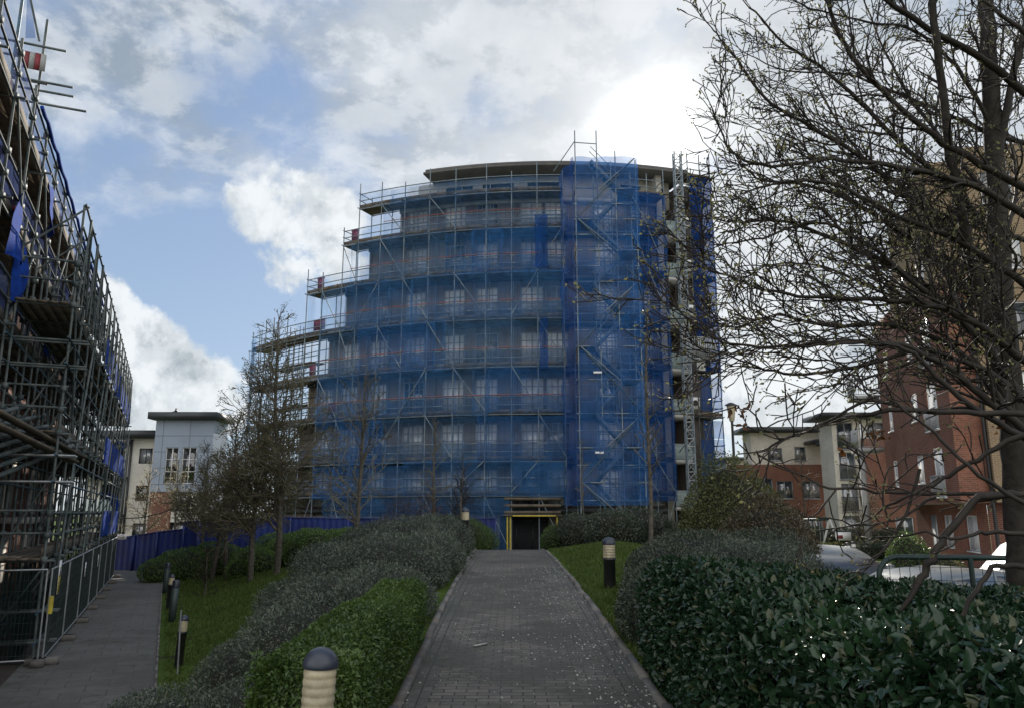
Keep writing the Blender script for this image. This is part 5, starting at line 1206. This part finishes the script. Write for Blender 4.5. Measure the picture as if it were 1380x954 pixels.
for px, py, Y in ((998, 548, 5), (1004, 556, 5), (984, 552, 5), (1000, 572, 5), (1192, 590, 4.6), (1184, 584, 4.6), (1170, 580, 4.6), (1135, 606, 4.7), (1340, 580, 5), (1350, 570, 5), (1100, 30, 6.4), (1130, 20, 6.4)):
    q = np.tile(np.array(at(px, py, Y)), (3, 1)) + RNG.normal(0, .012, (3, 3)); mb = MB(); leaves(mb, q, np.tile((0., 0, -.6), (3, 1)), .05, .6, 1.0, True, .5); mb.build('dead_leaf', M['deadleaf'], bt)
# ------------------------------------------------------------------ pale flats beyond the left hoarding
GB = -1.5
Yf = 62.0
def fx(px, Y=Yf, py=640): return at(px, py, Y).x
fl = thing('pale_flats', 'pale rendered flats with balconies and a blue grey panelled bay beyond the hoarding', 'flats', (fx(215), Yf, GB))
xa, xb, xc, xd = fx(120), fx(208), fx(212), fx(290)
# rendered left half
hs = []
zr = [GB+.1, GB+3.0, GB+5.9]
for zf in zr:
    hs += [(1.0, 2.6, zf+.1, zf+2.3), (xb-xa-3.9, xb-xa-2.6, zf+.1, zf+2.2), (xb-xa-1.35, xb-xa-.3, zf+1.0, zf+2.2)]
mb = MB(); fr = facade(mb, (xa, Yf), (xb, Yf), GB, 7.4, hs); shell(mb, (xa, Yf), (xb, Yf), 3, GB, 7.4); mb.build('wall', M['whiterender'], fl)
for i, h in enumerate(hs): flat_window(fr, h, fl, 'grey_dark', 'glass_dark' if i % 2 else 'glass', mull=1, sill=False)
for zf in zr[1:] + [GB+8.7]:
    mb = MB(); wbox(mb, fr, xb-xa-6.2, xb-xa-2.1, -1.3, -.004, zf-.22, zf-.02); s = mb.build('balcony_slab', M['slab'], fl)
    if zf < 7:
        mb = MB(); wbox(mb, fr, xb-xa-6.2, xb-xa-2.1, -1.28, -1.25, zf+.05, zf+1.1); mb.build('balustrade', M['clear'], s)
for u_ in (xb-xa-2.05, xb-xa-1.75):
    mb = MB(); wbox(mb, fr, u_, u_+.14, -.16 if u_ < xb-xa-1.9 else -1.3, -.02 if u_ < xb-xa-1.9 else -1.16, GB, 7.3); mb.build('downpipe', M['grey_dark'], fl)
mb = MB(); wbox(mb, fr, -.5, xb-xa+.1, -.9, 3.2, 7.42, 7.95); mb.build('roof', M['grey_dark'], fl)
c = fr[0] + fr[1]*(xb-xa-3.4) ; mb = MB(); mb.tube([(c.x+.8, Yf-.05, 6.75), (c.x+.8, Yf-.12, 6.75)], .2, 12); mb.build('vent', M['grey_dark'], fl)
# panelled bay
hs = [(xd-xc-3.6, xd-xc-2.6, 3.8, 6.6), (xd-xc-2.3, xd-xc-1.2, 3.8, 6.6)]
mb = MB(); fr = facade(mb, (xc, Yf-1.0), (xd, Yf-1.0), 3.2, 8.75, hs); shell(mb, (xc, Yf-1), (xd, Yf-1), 3, 3.2, 8.75); mb.build('panel_wall', M['bluepanel'], fl)
for h in hs: flat_window(fr, h, fl, 'whiteframe', 'glass_dark', mull=1, trans=2, sill=False)
mb = MB(); wbox(mb, fr, -.4, xd-xc+.4, -.7, 3.2, 8.77, 9.3); mb.build('roof', M['grey_dark'], fl)
hs2 = [(xd-xc-3.5, xd-xc-1.4, zf+.6, zf+2.2) for zf in (GB+.2, GB+2.6)]
mb = MB(); frb = facade(mb, (xc+1.7, Yf-.9), (xd, Yf-.9), GB, 3.19, [(h[0]-1.7, h[1]-1.7, h[2], h[3]) for h in hs2]); mb.build('wall', M['whiterender'], fl)
for h in hs2: flat_window(frb, (h[0]-1.7, h[1]-1.7, h[2], h[3]), fl, 'grey_dark', 'glass_dark', sill=False)
mb = MB(); facade(mb, (xc, Yf-.95), (xc+1.7, Yf-.95), GB, 3.19, []); shell(mb, (xc, Yf-.95), (xc+1.7, Yf-.95), 2, GB, 3.19, False); mb.build('brick_wall', M['brick'], fl)
mb = MB(); q = at(236, 566, Yf-.5); c = Vector((q.x, Yf-.5, 9.32))
mb.lathe([(.0, .08), (.10, .12), (.13, .2), (.09, .28), (.05, .31), (.07, .37), (.04, .43), (0, .44)], c, 8); mb.beam(c + Vector((-.05, 0, .18)), c + Vector((-.32, 0, .12)), .08, .03); mb.beam(c + Vector((.03, 0, .38)), c + Vector((.14, 0, .36)), .02, .02); mb.tube([c, c + Vector((0, 0, .12))], .012, 4)
tag(mb.build('bird', M['black']), 'dark bird perched on the roof edge of the blue grey panelled bay', 'bird')

# ------------------------------------------------------------------ brick tower on the right
bd = Vector((math.sin(R(11.2)), math.cos(R(11.2)), 0))
def tface(px, Y, py=640): q = at(px, py, Y); return Vector((q.x, q.y, 0))
Cn = tface(1291, 31.0)                    # near corner
Fr = Cn + bd*10.2                         # far end of the long face
bt2 = thing('brick_tower', 'tall red brick block with buff upper floors behind the budding tree', 'apartment block', (Cn.x, Cn.y, -.7))
GZ = -.7
zfl = [2.15, 4.95, 7.75]
L = 10.2
hs = []
for zf in zfl:
    hs += [(5.1, 6.1, zf+.75, zf+2.0), (7.4, 8.7, zf+.1, zf+2.15)]
hs += [(1.2, 2.0, zf+.7, zf+2.0) for zf in zfl]
mb = MB(); frT = facade(mb, Fr, Cn, 2.0, 10.9, hs); mb.build('brick_wall', M['brick'], bt2)
for h in hs: flat_window(frT, h, bt2, 'whiteframe', 'glass_bright', mull=0 if h[1]-h[0] < 1.1 else 1, trans=0)
for zf in zfl: railing(frT, 7.3, 8.8, -.14, zf, 1.0, bt2)
# recessed ground floor under the overhang
Fr2, Cn2 = Fr + Vector((1.2, -.2, 0)), Cn + Vector((1.1, .2, 0))
hs = [(2.2, 3.3, GZ+.1, GZ+2.2), (4.3, 5.5, GZ+.8, GZ+2.2), (7.2, 8.6, GZ+.75, GZ+2.2)]
mb = MB(); frG = facade(mb, Fr2, Cn2, GZ, 1.98, hs); mb.build('brick_wall', M['brick_dark'], bt2)
for i, h in enumerate(hs): flat_window(frG, h, bt2, 'frame' if i == 0 else 'whiteframe', 'glass_bright', mull=1)
mb = MB(); d_ = Vector((math.cos(R(11.2)), -math.sin(R(11.2)), 0))
q = [Fr + Vector((0, 0, 0)), Cn, Cn + d_*3, Fr + d_*3]; mb.poly([(p.x, p.y, 1.99) for p in q]); mb.build('overhang', M['slab'], bt2)
# short return face towards the viewer, then the buff wing further right
Rt = Cn + d_*1.15
mb = MB(); frR = facade(mb, Cn, Rt, 2.0, 10.9, []); mb.build('brick_wall', M['brick_dark'], bt2)
Rn = Rt - bd*.4
Re = Rn + d_*12
hs = []
for zf in (2.15, 4.95, 7.75, 10.55, 13.35):
    hs += [(.8, 2.0, zf+.7, zf+2.1), (3.2, 4.6, zf+.1, zf+2.1), (7, 8.4, zf+.7, zf+2.1)]
mb = MB(); frB = facade(mb, Rn, Re, 2.0, 16.6, hs); shell(mb, Rn, Re, 10.4, 2.0, 16.6); mb.build('buff_wall', M['brick_buff'], bt2)
for i, h in enumerate(hs): flat_window(frB, h, bt2, 'whiteframe', 'glass_bright' if i % 2 else 'glass', mull=1)
hs = [(.6, 1.8, GZ+.75, GZ+2.2), (3.2, 4.5, GZ+.75, GZ+2.2)]
mb = MB(); frB2 = facade(mb, Cn2 + d_*.01, Cn2 + d_*14, GZ, 1.98, hs); mb.build('brick_wall', M['brick'], bt2)
for h in hs: flat_window(frB2, h, bt2, 'whiteframe', 'glass_bright', mull=1)
# buff upper floors stepped back above the brick
U0_ = Fr + bd*(-3.4)
hs = [(1.2, 2.6, 11.1, 12.6), (4.2, 5.4, 11.1, 12.6)]
mb = MB(); frU = facade(mb, U0_, Cn, 10.92, 12.9, hs); shell(mb, U0_, Cn, 8, 10.92, 12.9); mb.build('buff_wall', M['brick_buff'], bt2)
for h in hs: flat_window(frU, h, bt2, 'whiteframe', 'glass_bright', mull=1)
mb = MB(); frU2 = facade(mb, U0_ - bd*4.7, Cn + Vector((.01, 0, 0)), 12.92, 16.2, []); shell(mb, U0_ - bd*4.7, Cn, 8, 12.92, 16.2); mb.build('buff_wall', M['brick_buff'], bt2)
mb = MB(); wbox(mb, frT, -.1, 3.4, .02, 4, 10.92, 11.5); mb.build('parapet', M['brick'], bt2)
p = Rt - bd*.08 + Vector((-.1, -.1, 0)); mb = MB(); mb.tube([(p.x, p.y, GZ), (p.x, p.y, 10.9)], .07, 8); mb.build('downpipe', M['black'], bt2)
for zf in (zfl[1], zfl[2]):        # balconies on the far end
    q0 = Fr - d_*1.3; mb = MB(); fq = facade(MB(), q0, Fr, 0, 1, []); wbox(mb, fq, 0, 1.29, 0, 1.6, zf-.2, zf); s = mb.build('balcony_slab', M['slab'], bt2)
    for u0, o in ((.0, .0),): railing(fq, 0, 1.28, .03, zf, 1.05, s)
    mb = MB()
    for k in range(12): z = k*.13; wbox(mb, fq, .02, .05, .05+z, .07+z, zf, zf+1.05)
    mb.build('balcony_railing', M['frame'], s)
q0 = Fr - d_*1.0; mb = MB(); mb.beam((q0.x, q0.y+.4, GZ), (q0.x, q0.y+.4, 5.0), .25, .25, (0, 1, 0)); mb.build('balcony_post', M['slab'], bt2)
mb = MB(); c = frB2[0] + frB2[1]*2.4; mb.box((c.x, c.y-.04, GZ+1.2), (.14, .06, .2)); mb.build('alarm_box', M['yellow'], bt2)

# ------------------------------------------------------------------ middle flats, white over brick
Ym = 63.0
mf = thing('brick_flats', 'long low flats, white rendered above red brick, across the car park', 'flats', (at(1100, 640, Ym).x, Ym, -.8))
x0, x1, x2, x3 = [at(p, 640, Ym).x for p in (985, 1012, 1108, 1222)]
hs = [(x_, x_+1.3, z, z+1.4) for x_ in (3.2, 5.3) for z in (-.1, 2.7)] + [(1.6, 2.9, z, z+2.1) for z in (-.6, 2.2)] 
mb = MB(); frm = facade(mb, (x1-1.2, Ym), (x2, Ym), -1, 5.4, hs); shell(mb, (x1-1.2, Ym), (x2, Ym), 2.6, -1, 5.4); mb.build('brick_wall', M['brick'], mf)
for h in hs: flat_window(frm, h, mf, 'frame', 'glass', mull=1)
for z in (-.6, 2.2): railing(frm, 1.5, 3.0, -.12, z, 1.0, mf)
hs = [(1.3, 2.5, 5.75, 6.75), (3.5, 4.4, 5.75, 6.85), (5.9, 6.8, 5.75, 6.9)]
mb = MB(); frw = facade(mb, (x1+.3, Ym+.5), (x2+1.4, Ym+.5), 5.42, 8.0, hs); shell(mb, (x1+.3, Ym+.5), (x2+1.4, Ym+.5), 2.2, 5.42, 8.0); mb.build('white_wall', M['whiterender'], mf)
for h in hs: flat_window(frw, h, mf, 'frame', 'glass', mull=1)
mb = MB(); wbox(mb, frw, -.7, x2-x1+1.4, -.8, 2.4, 8.02, 8.4); mb.build('roof', M['grey_dark'], mf)
mb = MB(); wbox(mb, frw, 4.3, x2-x1+2.2, -2.6, -.02, 7.0, 7.25); wbox(mb, frw, 4.3, x2-x1+2.2, -2.62, -2.5, 6.7, 7.0); mb.build('canopy_roof', M['grey_dark'], mf)
tf = thing('tall_flats', 'white and red four storey flats with grey balconies beside the brick tower', 'flats', (at(1165, 640, 58).x, 58, -.8))
Yt = 58.0; xs_ = [at(p, 640, Yt).x for p in (1126, 1161, 1232)]
hs = [(.35, 1.55, z, z+2.0) for z in (-.6, 1.7, 4.0, 6.2)]
mb = MB(); frt = facade(mb, (xs_[0], Yt), (xs_[1]+.2, Yt), -1, 8.5, hs); shell(mb, (xs_[0], Yt), (xs_[1], Yt), 2.5, -1, 8.5); mb.build('white_wall', M['whiterender'], tf)
for h in hs: flat_window(frt, h, tf, 'frame', 'glass', mull=1)
for h in hs: railing(frt, h[0]-.15, h[1]+.15, -.3, h[2], 1.05, tf, 'grey_dark')
hs = [(1.8, 3.1, z, z+1.4) for z in (-.1, 2.4, 4.9)]
mb = MB(); frt2 = facade(mb, (xs_[1]+.2, Yt-.4), (xs_[2], Yt-.4), -1, 7.0, hs); shell(mb, (xs_[1]+.2, Yt-.4), (xs_[2], Yt-.4), 2, -1, 7.0); mb.build('brick_wall', M['brick'], tf)
for h in hs: flat_window(frt2, h, tf, 'whiteframe', 'glass', mull=1)
hs = [(.5, 1.9, 7.2, 8.2)]
mb = MB(); frt3 = facade(mb, (xs_[1]+.2, Yt-.1), (xs_[2], Yt-.1), 7.02, 8.5, hs); mb.build('white_wall', M['whiterender'], tf)
for h in hs: flat_window(frt3, h, tf, 'frame', 'glass', mull=1)
mb = MB(); wbox(mb, frt, -1.0, xs_[2]-xs_[0]+.3, -1.0, 3, 8.52, 8.85); mb.build('roof', M['grey_dark'], tf)
sf = thing('corner_flats', 'pale flats just showing past the netted corner of the round block', 'flats', (at(995, 640, 72).x, 72, -1))
xq = at(980, 640, 72).x; mb = MB(); frs = facade(mb, (xq, 72), (xq+3.4, 72), -1, 6.3, [(1.9, 2.8, 4.2, 5.6)]); shell(mb, (xq, 72), (xq+3.4, 72), 8, -1, 6.3); mb.build('wall', M['whiterender'], sf); flat_window(frs, (1.9, 2.8, 4.2, 5.6), sf, 'frame', 'glass')
mb = MB(); wbox(mb, frs, -.3, 3.0, -.2, 8, 6.32, 6.6); mb.build('roof', M['grey_dark'], sf)
# low hedges across the car park
CH = 'low hedges along the far side of the car park'
def box_hedge(lbl, px0, px1, Y, hh, mat, leaf=.09, dens=320):
    a, b_ = at(px0, 700, Y).x, at(px1, 700, Y).x; n = max(2, int((b_-a)/1.3)); es = []
    for i in range(n): x = a + (b_-a)*(i+.5)/n; es.append((x, Y, -.7+hh*.45, (b_-a)/n*.75, .8, hh*.6))
    shrub('low_hedge', lbl, 'hedge', es, mat, leaf, dens, .5, .08, .10, group=CH)
box_hedge('dark green hedge below the swing in front of the brick flats', 1082, 1215, 50, 1.35, 'shrub_dark')
box_hedge('pale straw coloured planting around the swing', 1085, 1135, 42, .75, 'olive')
box_hedge('mid green low hedge between the swing and the round tree', 1140, 1208, 41, .75, 'shrub_dark')
shrub('flowering_shrub', 'leafy shrub with pale flowers at the corner of the brick tower', 'shrub', [(at(1222, 735, 30).x, 30, -.1, .75, .7, .95), (at(1240, 735, 30).x, 30, -.3, .6, .6, .7)], 'privet', .08, 420, .5)
shrub('corner_shrub', 'yellow green low shrub in front of the brick tower windows', 'shrub', [(at(1262, 740, 29.5).x, 29.5, -.5, .9, .6, .55)], 'olive', .08, 420, .5)

# ------------------------------------------------------------------ swing frame
sw = thing('swing_frame', 'child swing frame with white legs and a green top bar beyond the parked cars', 'swing', tuple(at(1108, 735, 44)))
a, b_ = at(1083, 700, 45), at(1118, 699, 44); mb = MB(); mb.tube([a, b_], .07, 8); mb.build('top_bar', M['railgreen'], sw)
for top, feet in ((a, (1074, 1089)), (b_, (1111, 1130))):
    for f in feet:
        q = at(f, 738, top.y); mb = MB(); mb.tube([top, (q.x, q.y + (.6 if f in (1074, 1111) else -.6), -.7)], .06, 8); mb.build('leg', M['white'], sw)
for u_ in (.3, .42, .6, .72):
    q = a.lerp(b_, u_); mb = MB(); mb.tube([q, q - Vector((0, 0, 1.35))], .012, 4); mb.build('chain', M['galv'], sw)
for u_ in (.36, .66):
    q = a.lerp(b_, u_) - Vector((0, 0, 1.38)); mb = MB(); mb.box(q, (.42, .2, .05)); mb.build('seat', M['black'], sw)
def simple_bollard(px, Y, hh, lbl, mat):
    q = at(px, 730, Y); o = thing('bollard', lbl, 'bollard', (q.x, Y, -.7)); mb = MB(); mb.lathe([(.0, 0), (.09, 0), (.09, hh-.05), (.06, hh), (0, hh)], (q.x, Y, -.7), 12); mb.build('post', M[mat], o)
    mb = MB(); mb.lathe([(.092, hh-.25), (.093, hh-.12)], (q.x, Y, -.7), 12); mb.build('band', M['white'], o)
simple_bollard(1142, 33, 1.1, 'dark bollard with a pale band in front of the swing, nearer of two', 'black'); simple_bollard(1150, 36, 1.05, 'dark bollard with a pale band beside the low green hedge', 'black')
sn = board_sign('low_sign', tuple(at(1137, 722, 40)), .75, .4, (1, 0), ['white_sign', 'red'], [(-.12, .05, -.3, -.05, 1)], 'small white and red sign low in front of the swing', 'sign')

# ------------------------------------------------------------------ vehicles
def vehicle(name, label, cat, loc, rz, L, W, prof, glassz, paint, wr=.31, axles=(.8, -.8), roofz=None):
    """prof: side outline rows (x, z_bottom, z_shoulder, z_roof or None); lofted with tumblehome; +x is the front"""
    o = thing(name, label, cat, loc, None, rz); WL[o] = Vector((0, 0, 0)); hw = W/2; mb = MB(); rows = []
    for x, zb, zs, zr in prof:
        zr_ = zr if zr else zs+.02; k = .80 if zr else .97; e = 1 - .10*(abs(x)/(L/2))**6
        half = [(hw*.86*e, zb), (hw*.97*e, zb+.12), (hw*1.0*e, (zb+zs)/2), (hw*.985*e, zs-.06), (hw*.95*e, zs)]
        half += [(hw*(.95-(.95-k)*.5)*e, (zs+zr_)/2), (hw*k*e, zr_-.05), (hw*(k-.10)*e, zr_-.005), (hw*.3*e, zr_+.02)] if zr else [(hw*.9*e, zs+.012), (hw*.8*e, zs+.022), (hw*.6*e, zs+.03), (hw*.3*e, zs+.036)]
        rows.append([(x, -y, z) for y, z in half] + [(x, y, z) for y, z in half[::-1]])
    n = len(rows[0]); V = [p for r_ in rows for p in r_]; F = [(i*n+k, (i+1)*n+k, (i+1)*n+(k+1) % n, i*n+(k+1) % n) for i in range(len(rows)-1) for k in range(n)]
    mb.add(V, F); mb.poly(rows[0]); mb.poly(rows[-1][::-1]); mb.build('body', M[paint], o, True)
    return o, rows, n
def car_details(o, rows, n, gi, L, W, front, rear, paint, zl, axles, wr):
    """gi: (first,last) rows of the greenhouse; front/rear screens from given row pairs"""
    def quad(name, pts, mat, off, pr=None):
        P_ = [Vector(p) for p in pts]; nr = (P_[1]-P_[0]).cross(P_[3]-P_[0]).normalized(); c = sum(P_, Vector())/4
        if nr.dot(c - Vector((0, 0, .8))) < 0: nr = -nr
        a = [c + (p-c)*.93 + nr*off for p in P_]; b_ = [c + (p-c)*.93 - nr*.012 for p in P_]
        mb = MB(); mb.hexa([tuple(q) for q in b_] + [tuple(q) for q in a]); return mb.build(name, M[mat], pr or o)
    for (i, j), nm in ((front, 'windscreen'), (rear, 'rear_window')):
        A, B = rows[i], rows[j]; quad(nm, [A[4], A[n-5], B[n-7], B[6]], 'glass_dark', .012)
    for i in range(gi[0], gi[1]):
        A, B = rows[i], rows[i+1]
        for k in (4, n-5):
            s = 1 if k == 4 else -1; quad('side_window', [A[k], B[k], B[k+2*s], A[k+2*s]], 'glass_dark', .008)
    for ax in axles:
        for s in (-1, 1):
            mb = MB(); y = s*(W/2-.1); tw_ = .11
            prof_ = [(wr*.62, -tw_), (wr*.95, -tw_), (wr, -tw_*.7), (wr, tw_*.7), (wr*.95, tw_), (wr*.62, tw_)]; m_ = 22; V = []
            for r_, t_ in prof_:
                for k in range(m_): a = 2*PI*k/m_; V.append((ax + r_*math.cos(a), y + t_, wr + r_*math.sin(a)))
            mb.add(V, [(i*m_+k, i*m_+(k+1) % m_, (i+1)*m_+(k+1) % m_, (i+1)*m_+k) for i in range(5) for k in range(m_)])
            wl = thing('wheel', None, None) if False else mb.build('wheel', M['tyre'], o)
            mb = MB(); mb.tube([(ax, y-tw_*.8, wr), (ax, y+tw_*.8, wr)], wr*.63, 18); mb.build('rim', M['galv'], wl)
    for s in (-1, 1):
        mb = MB(); mb.box((L/2-.10, s*W*.34, zl), (.16, .34, .16)); mb.build('headlight', M['clear'], o)
        mb = MB(); mb.box((-L/2+.07, s*W*.38, zl+.12), (.12, .22, .22)); mb.build('tail_light', M['red'], o)
        mb = MB(); q = rows[gi[0] if front[0] > front[1] else gi[1]]; mb.box((rows[front[0]][0][0]-.25 if front[0] < front[1] else rows[front[0]][0][0]-.3, s*(W/2+.08), zl+.36), (.12, .2, .14)); mb.build('door_mirror', M[paint], o)
    mb = MB(); mb.box((L/2-.02, 0, .42), (.05, .5, .11)); mb.build('number_plate', M['white_sign'], o)
    mb = MB(); mb.box((-L/2+.02, 0, .75), (.05, .5, .11)); mb.build('number_plate', M['yellow'], o)
HATCH = [(-2.05, .42, .80, None), (-1.98, .3, .98, None), (-1.72, .22, 1.0, 1.22), (-1.25, .2, .98, 1.44), (-.55, .2, .95, 1.50), (.2, .2, .93, 1.46), (.50, .2, .93, 1.36), (1.15, .2, .92, None), (1.75, .22, .80, None), (2.02, .32, .62, None), (2.08, .42, .55, None)]
def parked(label, px, py_roof, Y, rz, prof, L, W, paint, roofh, name='parked_car', cat='car', gz=-.685):
    q = at(px, py_roof, Y); o, rows, n = vehicle(name, label, cat, (q.x, Y, gz), rz, L, W, prof, None, paint); car_details(o, rows, n, (2, 6), L, W, (7, 6), (1, 3), paint, .68, (1.28, -1.25), .31); return o
o = parked('dark hatchback parked just behind the bronze shrub', 1128, 748, 14.8, R(-72), HATCH, 4.1, 1.7, 'carblack', 1.5)
mb = MB(); mb.tube([(-1.3, 0, 1.47), (-1.45, 0, 1.75)], .008, 5); mb.build('aerial', M['black'], o)
parked('pale car with its roof catching the sun beyond the dark hatchback', 1118, 743, 19.2, R(-75), HATCH, 4.1, 1.7, 'carsilver', 1.5)
parked('silver car behind the curved green rail', 1245, 770, 11.6, R(200), HATCH, 4.1, 1.7, 'carsilver', 1.5, gz=-.685)
VAN = [(-2.3, .5, .95, None), (-2.26, .32, 1.1, 1.75), (-2.1, .25, 1.1, 1.88), (-1.2, .22, 1.08, 1.93), (-.2, .22, 1.06, 1.93), (.7, .22, 1.05, 1.86), (1.05, .22, 1.05, 1.68), (1.6, .22, 1.04, None), (2.1, .26, .92, None), (2.3, .36, .72, None), (2.35, .5, .6, None)]
parked('tall white van parked by the brick tower behind the green rail', 1450, 748, 14.6, R(160), VAN, 4.7, 1.85, 'carwhite', 1.93, name='parked_van', cat='van')

# ------------------------------------------------------------------ dark green rail with mesh
rl = thing('guard_rail', 'dark green tubular guard rail with wire mesh between the glossy hedge and the cars', 'railing', tuple(at(1185, 800, 8.3)))
a = at(1186, 790, 8.2); zt_ = at(1200, 750, 8.2).z; x0 = a.x; x1 = at(1470, 750, 7.7).x
pts = [(x0, 8.2, .0), (x0, 8.2, zt_-.2)] + [(x0 + .2 - .2*math.cos(t_), 8.2, zt_-.2 + .2*math.sin(t_)) for t_ in np.linspace(.2, PI/2, 6)] + [(x1, 7.7, zt_+.01)]
mb = MB(); mb.tube(pts, .028, 10); mb.build('top_rail', M['railgreen'], rl)
mb = MB(); mb.tube([(x0, 8.2, .45), (x1, 7.7, .45)], .02, 8); mb.build('lower_rail', M['railgreen'], rl)
mb = MB(); k = x0+.1
while k < x1: y_ = 8.2 - .5*(k-x0)/(x1-x0); mb.tube([(k, y_, .45), (k, y_, zt_)], .0035, 4); k += .09
for z in np.arange(.55, zt_, .13): mb.tube([(x0, 8.2, z), (x1, 7.7, z)], .003, 4)
mb.build('wire_mesh', M['railgreen'], rl)
for u_ in (.45, .9):
    mb = MB(); q = (x0 + (x1-x0)*u_, 8.2-.5*u_); mb.tube([(q[0], q[1], 0), (q[0], q[1], zt_)], .025, 8); mb.build('post', M['railgreen'], rl)

# ------------------------------------------------------------------ bollard lights
def bollard(label, x, y, r=.095, H=.95, lean=0.0, body='black', louv=True, z=None):
    z = h1(x, y) if z is None else z
    o = thing('bollard_light', label, 'bollard light', (x, y, z), 'bollard lights along the paths'); o.rotation_euler = (0, lean, 0); WL[o] = Vector((0, 0, 0)); c = (0, 0, 0)
    mb = MB(); mb.lathe([(r*.93, -.1), (r*.93, H-.37), (r*1.02, H-.365), (r*1.02, H-.335), (r*.6, H-.33), (0, H-.33)], c, 28); mb.build('post', M[body], o, False)
    prof = [(r*.88, H-.332)]
    for k in range(5):
        zb = H-.33 + k*.045; prof += [(r*.955, zb+.004), (r*.975, zb+.014), (r*.97, zb+.026), (r*.935, zb+.036), (r*.93, zb+.044)]
    mb = MB(); mb.lathe(prof, c, 32); mb.build('lens', M['lamp'], o, True)
    zc_ = H-.105; mb = MB(); mb.lathe([(0, zc_), (r*1.03, zc_), (r*1.05, zc_+.008)] + [(r*1.05*math.cos(t_), zc_+.012 + r*1.03*math.sin(t_)) for t_ in np.linspace(.05, PI/2-.001, 12)], c, 32); mb.build('cap', M['lampcap'], o, True)
    mb = MB()
    for k in range(3): a = 2*PI*k/3+.9; mb.beam((r*.8*math.cos(a), r*.8*math.sin(a), H-.36), (r*.8*math.cos(a), r*.8*math.sin(a), H-.09), .012, .012)
    mb.build('strut', M[body], o); return o
q = at(424, 930, 4.45); bollard('large domed bollard light with cream ribbed lens in front of the bright clipped hedge', q.x, 4.45, .090, .95, .03, z=-.06)
q = at(822, 790, 13.9); bollard('domed bollard light on the strip of grass by the overhanging shrub', q.x, 13.9, .11, .84, 0)
q = at(627, 705, 23.2); bollard('small domed bollard light among the clipped shrubs at the top of the ramp', q.x, 23.2, .115, 1.30, 0)
q = at(243, 860, 17.5); bollard('black bollard light with white rings, half hidden where shrubs meet the lower footpath', q.x, 17.5, .095, 1.05, .05)
q = at(230, 785, 27.5); bollard('black bollard light with a small pale ring beside the lower footpath, between two green ones', q.x, 27.5, .10, 1.15, .03)
def green_bollard(label, px, py, Y, H):
    q = at(px, py, Y); z = h1(q.x, Y); o = thing('short_bollard', label, 'bollard', (q.x, Y, z)); WL[o] = Vector((0, 0, 0)); o.rotation_euler = (0, .04, 0)
    mb = MB(); mb.lathe([(.0, -.1), (.105, -.1), (.105, H-.22), (.085, H-.215), (.085, H-.2)], (0, 0, 0), 18); mb.build('post', M['grey_green'], o)
    mb = MB(); mb.lathe([(.11, H-.2), (.11, H-.03), (.09, H), (0, H)], (0, 0, 0), 18); mb.build('cap', M['lampcap'], o)
green_bollard('grey green bollard on the soil edge of the lawn, nearer of the two green ones', 233, 815, 24.5, 1.2)
green_bollard('grey green bollard next to the far conifer by the lower footpath', 224, 775, 33.0, 1.2)
q = at(243, 860, 16.7); mb = MB(); zq = h1(q.x, 16.7); mb.tube([(q.x, 16.7, zq), (q.x-.03, 16.7, zq+1.25)], .018, 6); tag(mb.build('stake', M['galv']), 'thin grey stake standing in front of the black bollard light by the shrubs', 'stake')
# lamp post near the corner of the block
q = at(986, 560, 31); lpz = -.7; lpz = h1(q.x, 31)
lo = thing('lamp_post', 'dark lamp post with a square tapered lantern in front of the netted corner', 'lamp post', (q.x, 31, lpz)); zt_ = at(985, 543, 31).z
mb = MB(); mb.lathe([(.12, 0), (.12, .9), (.07, 1.0), (.05, zt_-lpz-.8), (.07, zt_-lpz-.72), (0, zt_-lpz-.72)], (q.x, 31, lpz), 12); mb.build('post', M['black'], lo)
for nm, prof, mt in (('lantern', [(.10, -.72), (.19, -.1)], 'lamp'), ('lantern_roof', [(.26, -.1), (.24, -.06), (.08, .02), (0, .03)], 'black')):
    mb = MB(); mb.lathe(prof, (q.x, 31, zt_), 4); mb.build(nm, M[mt], lo)
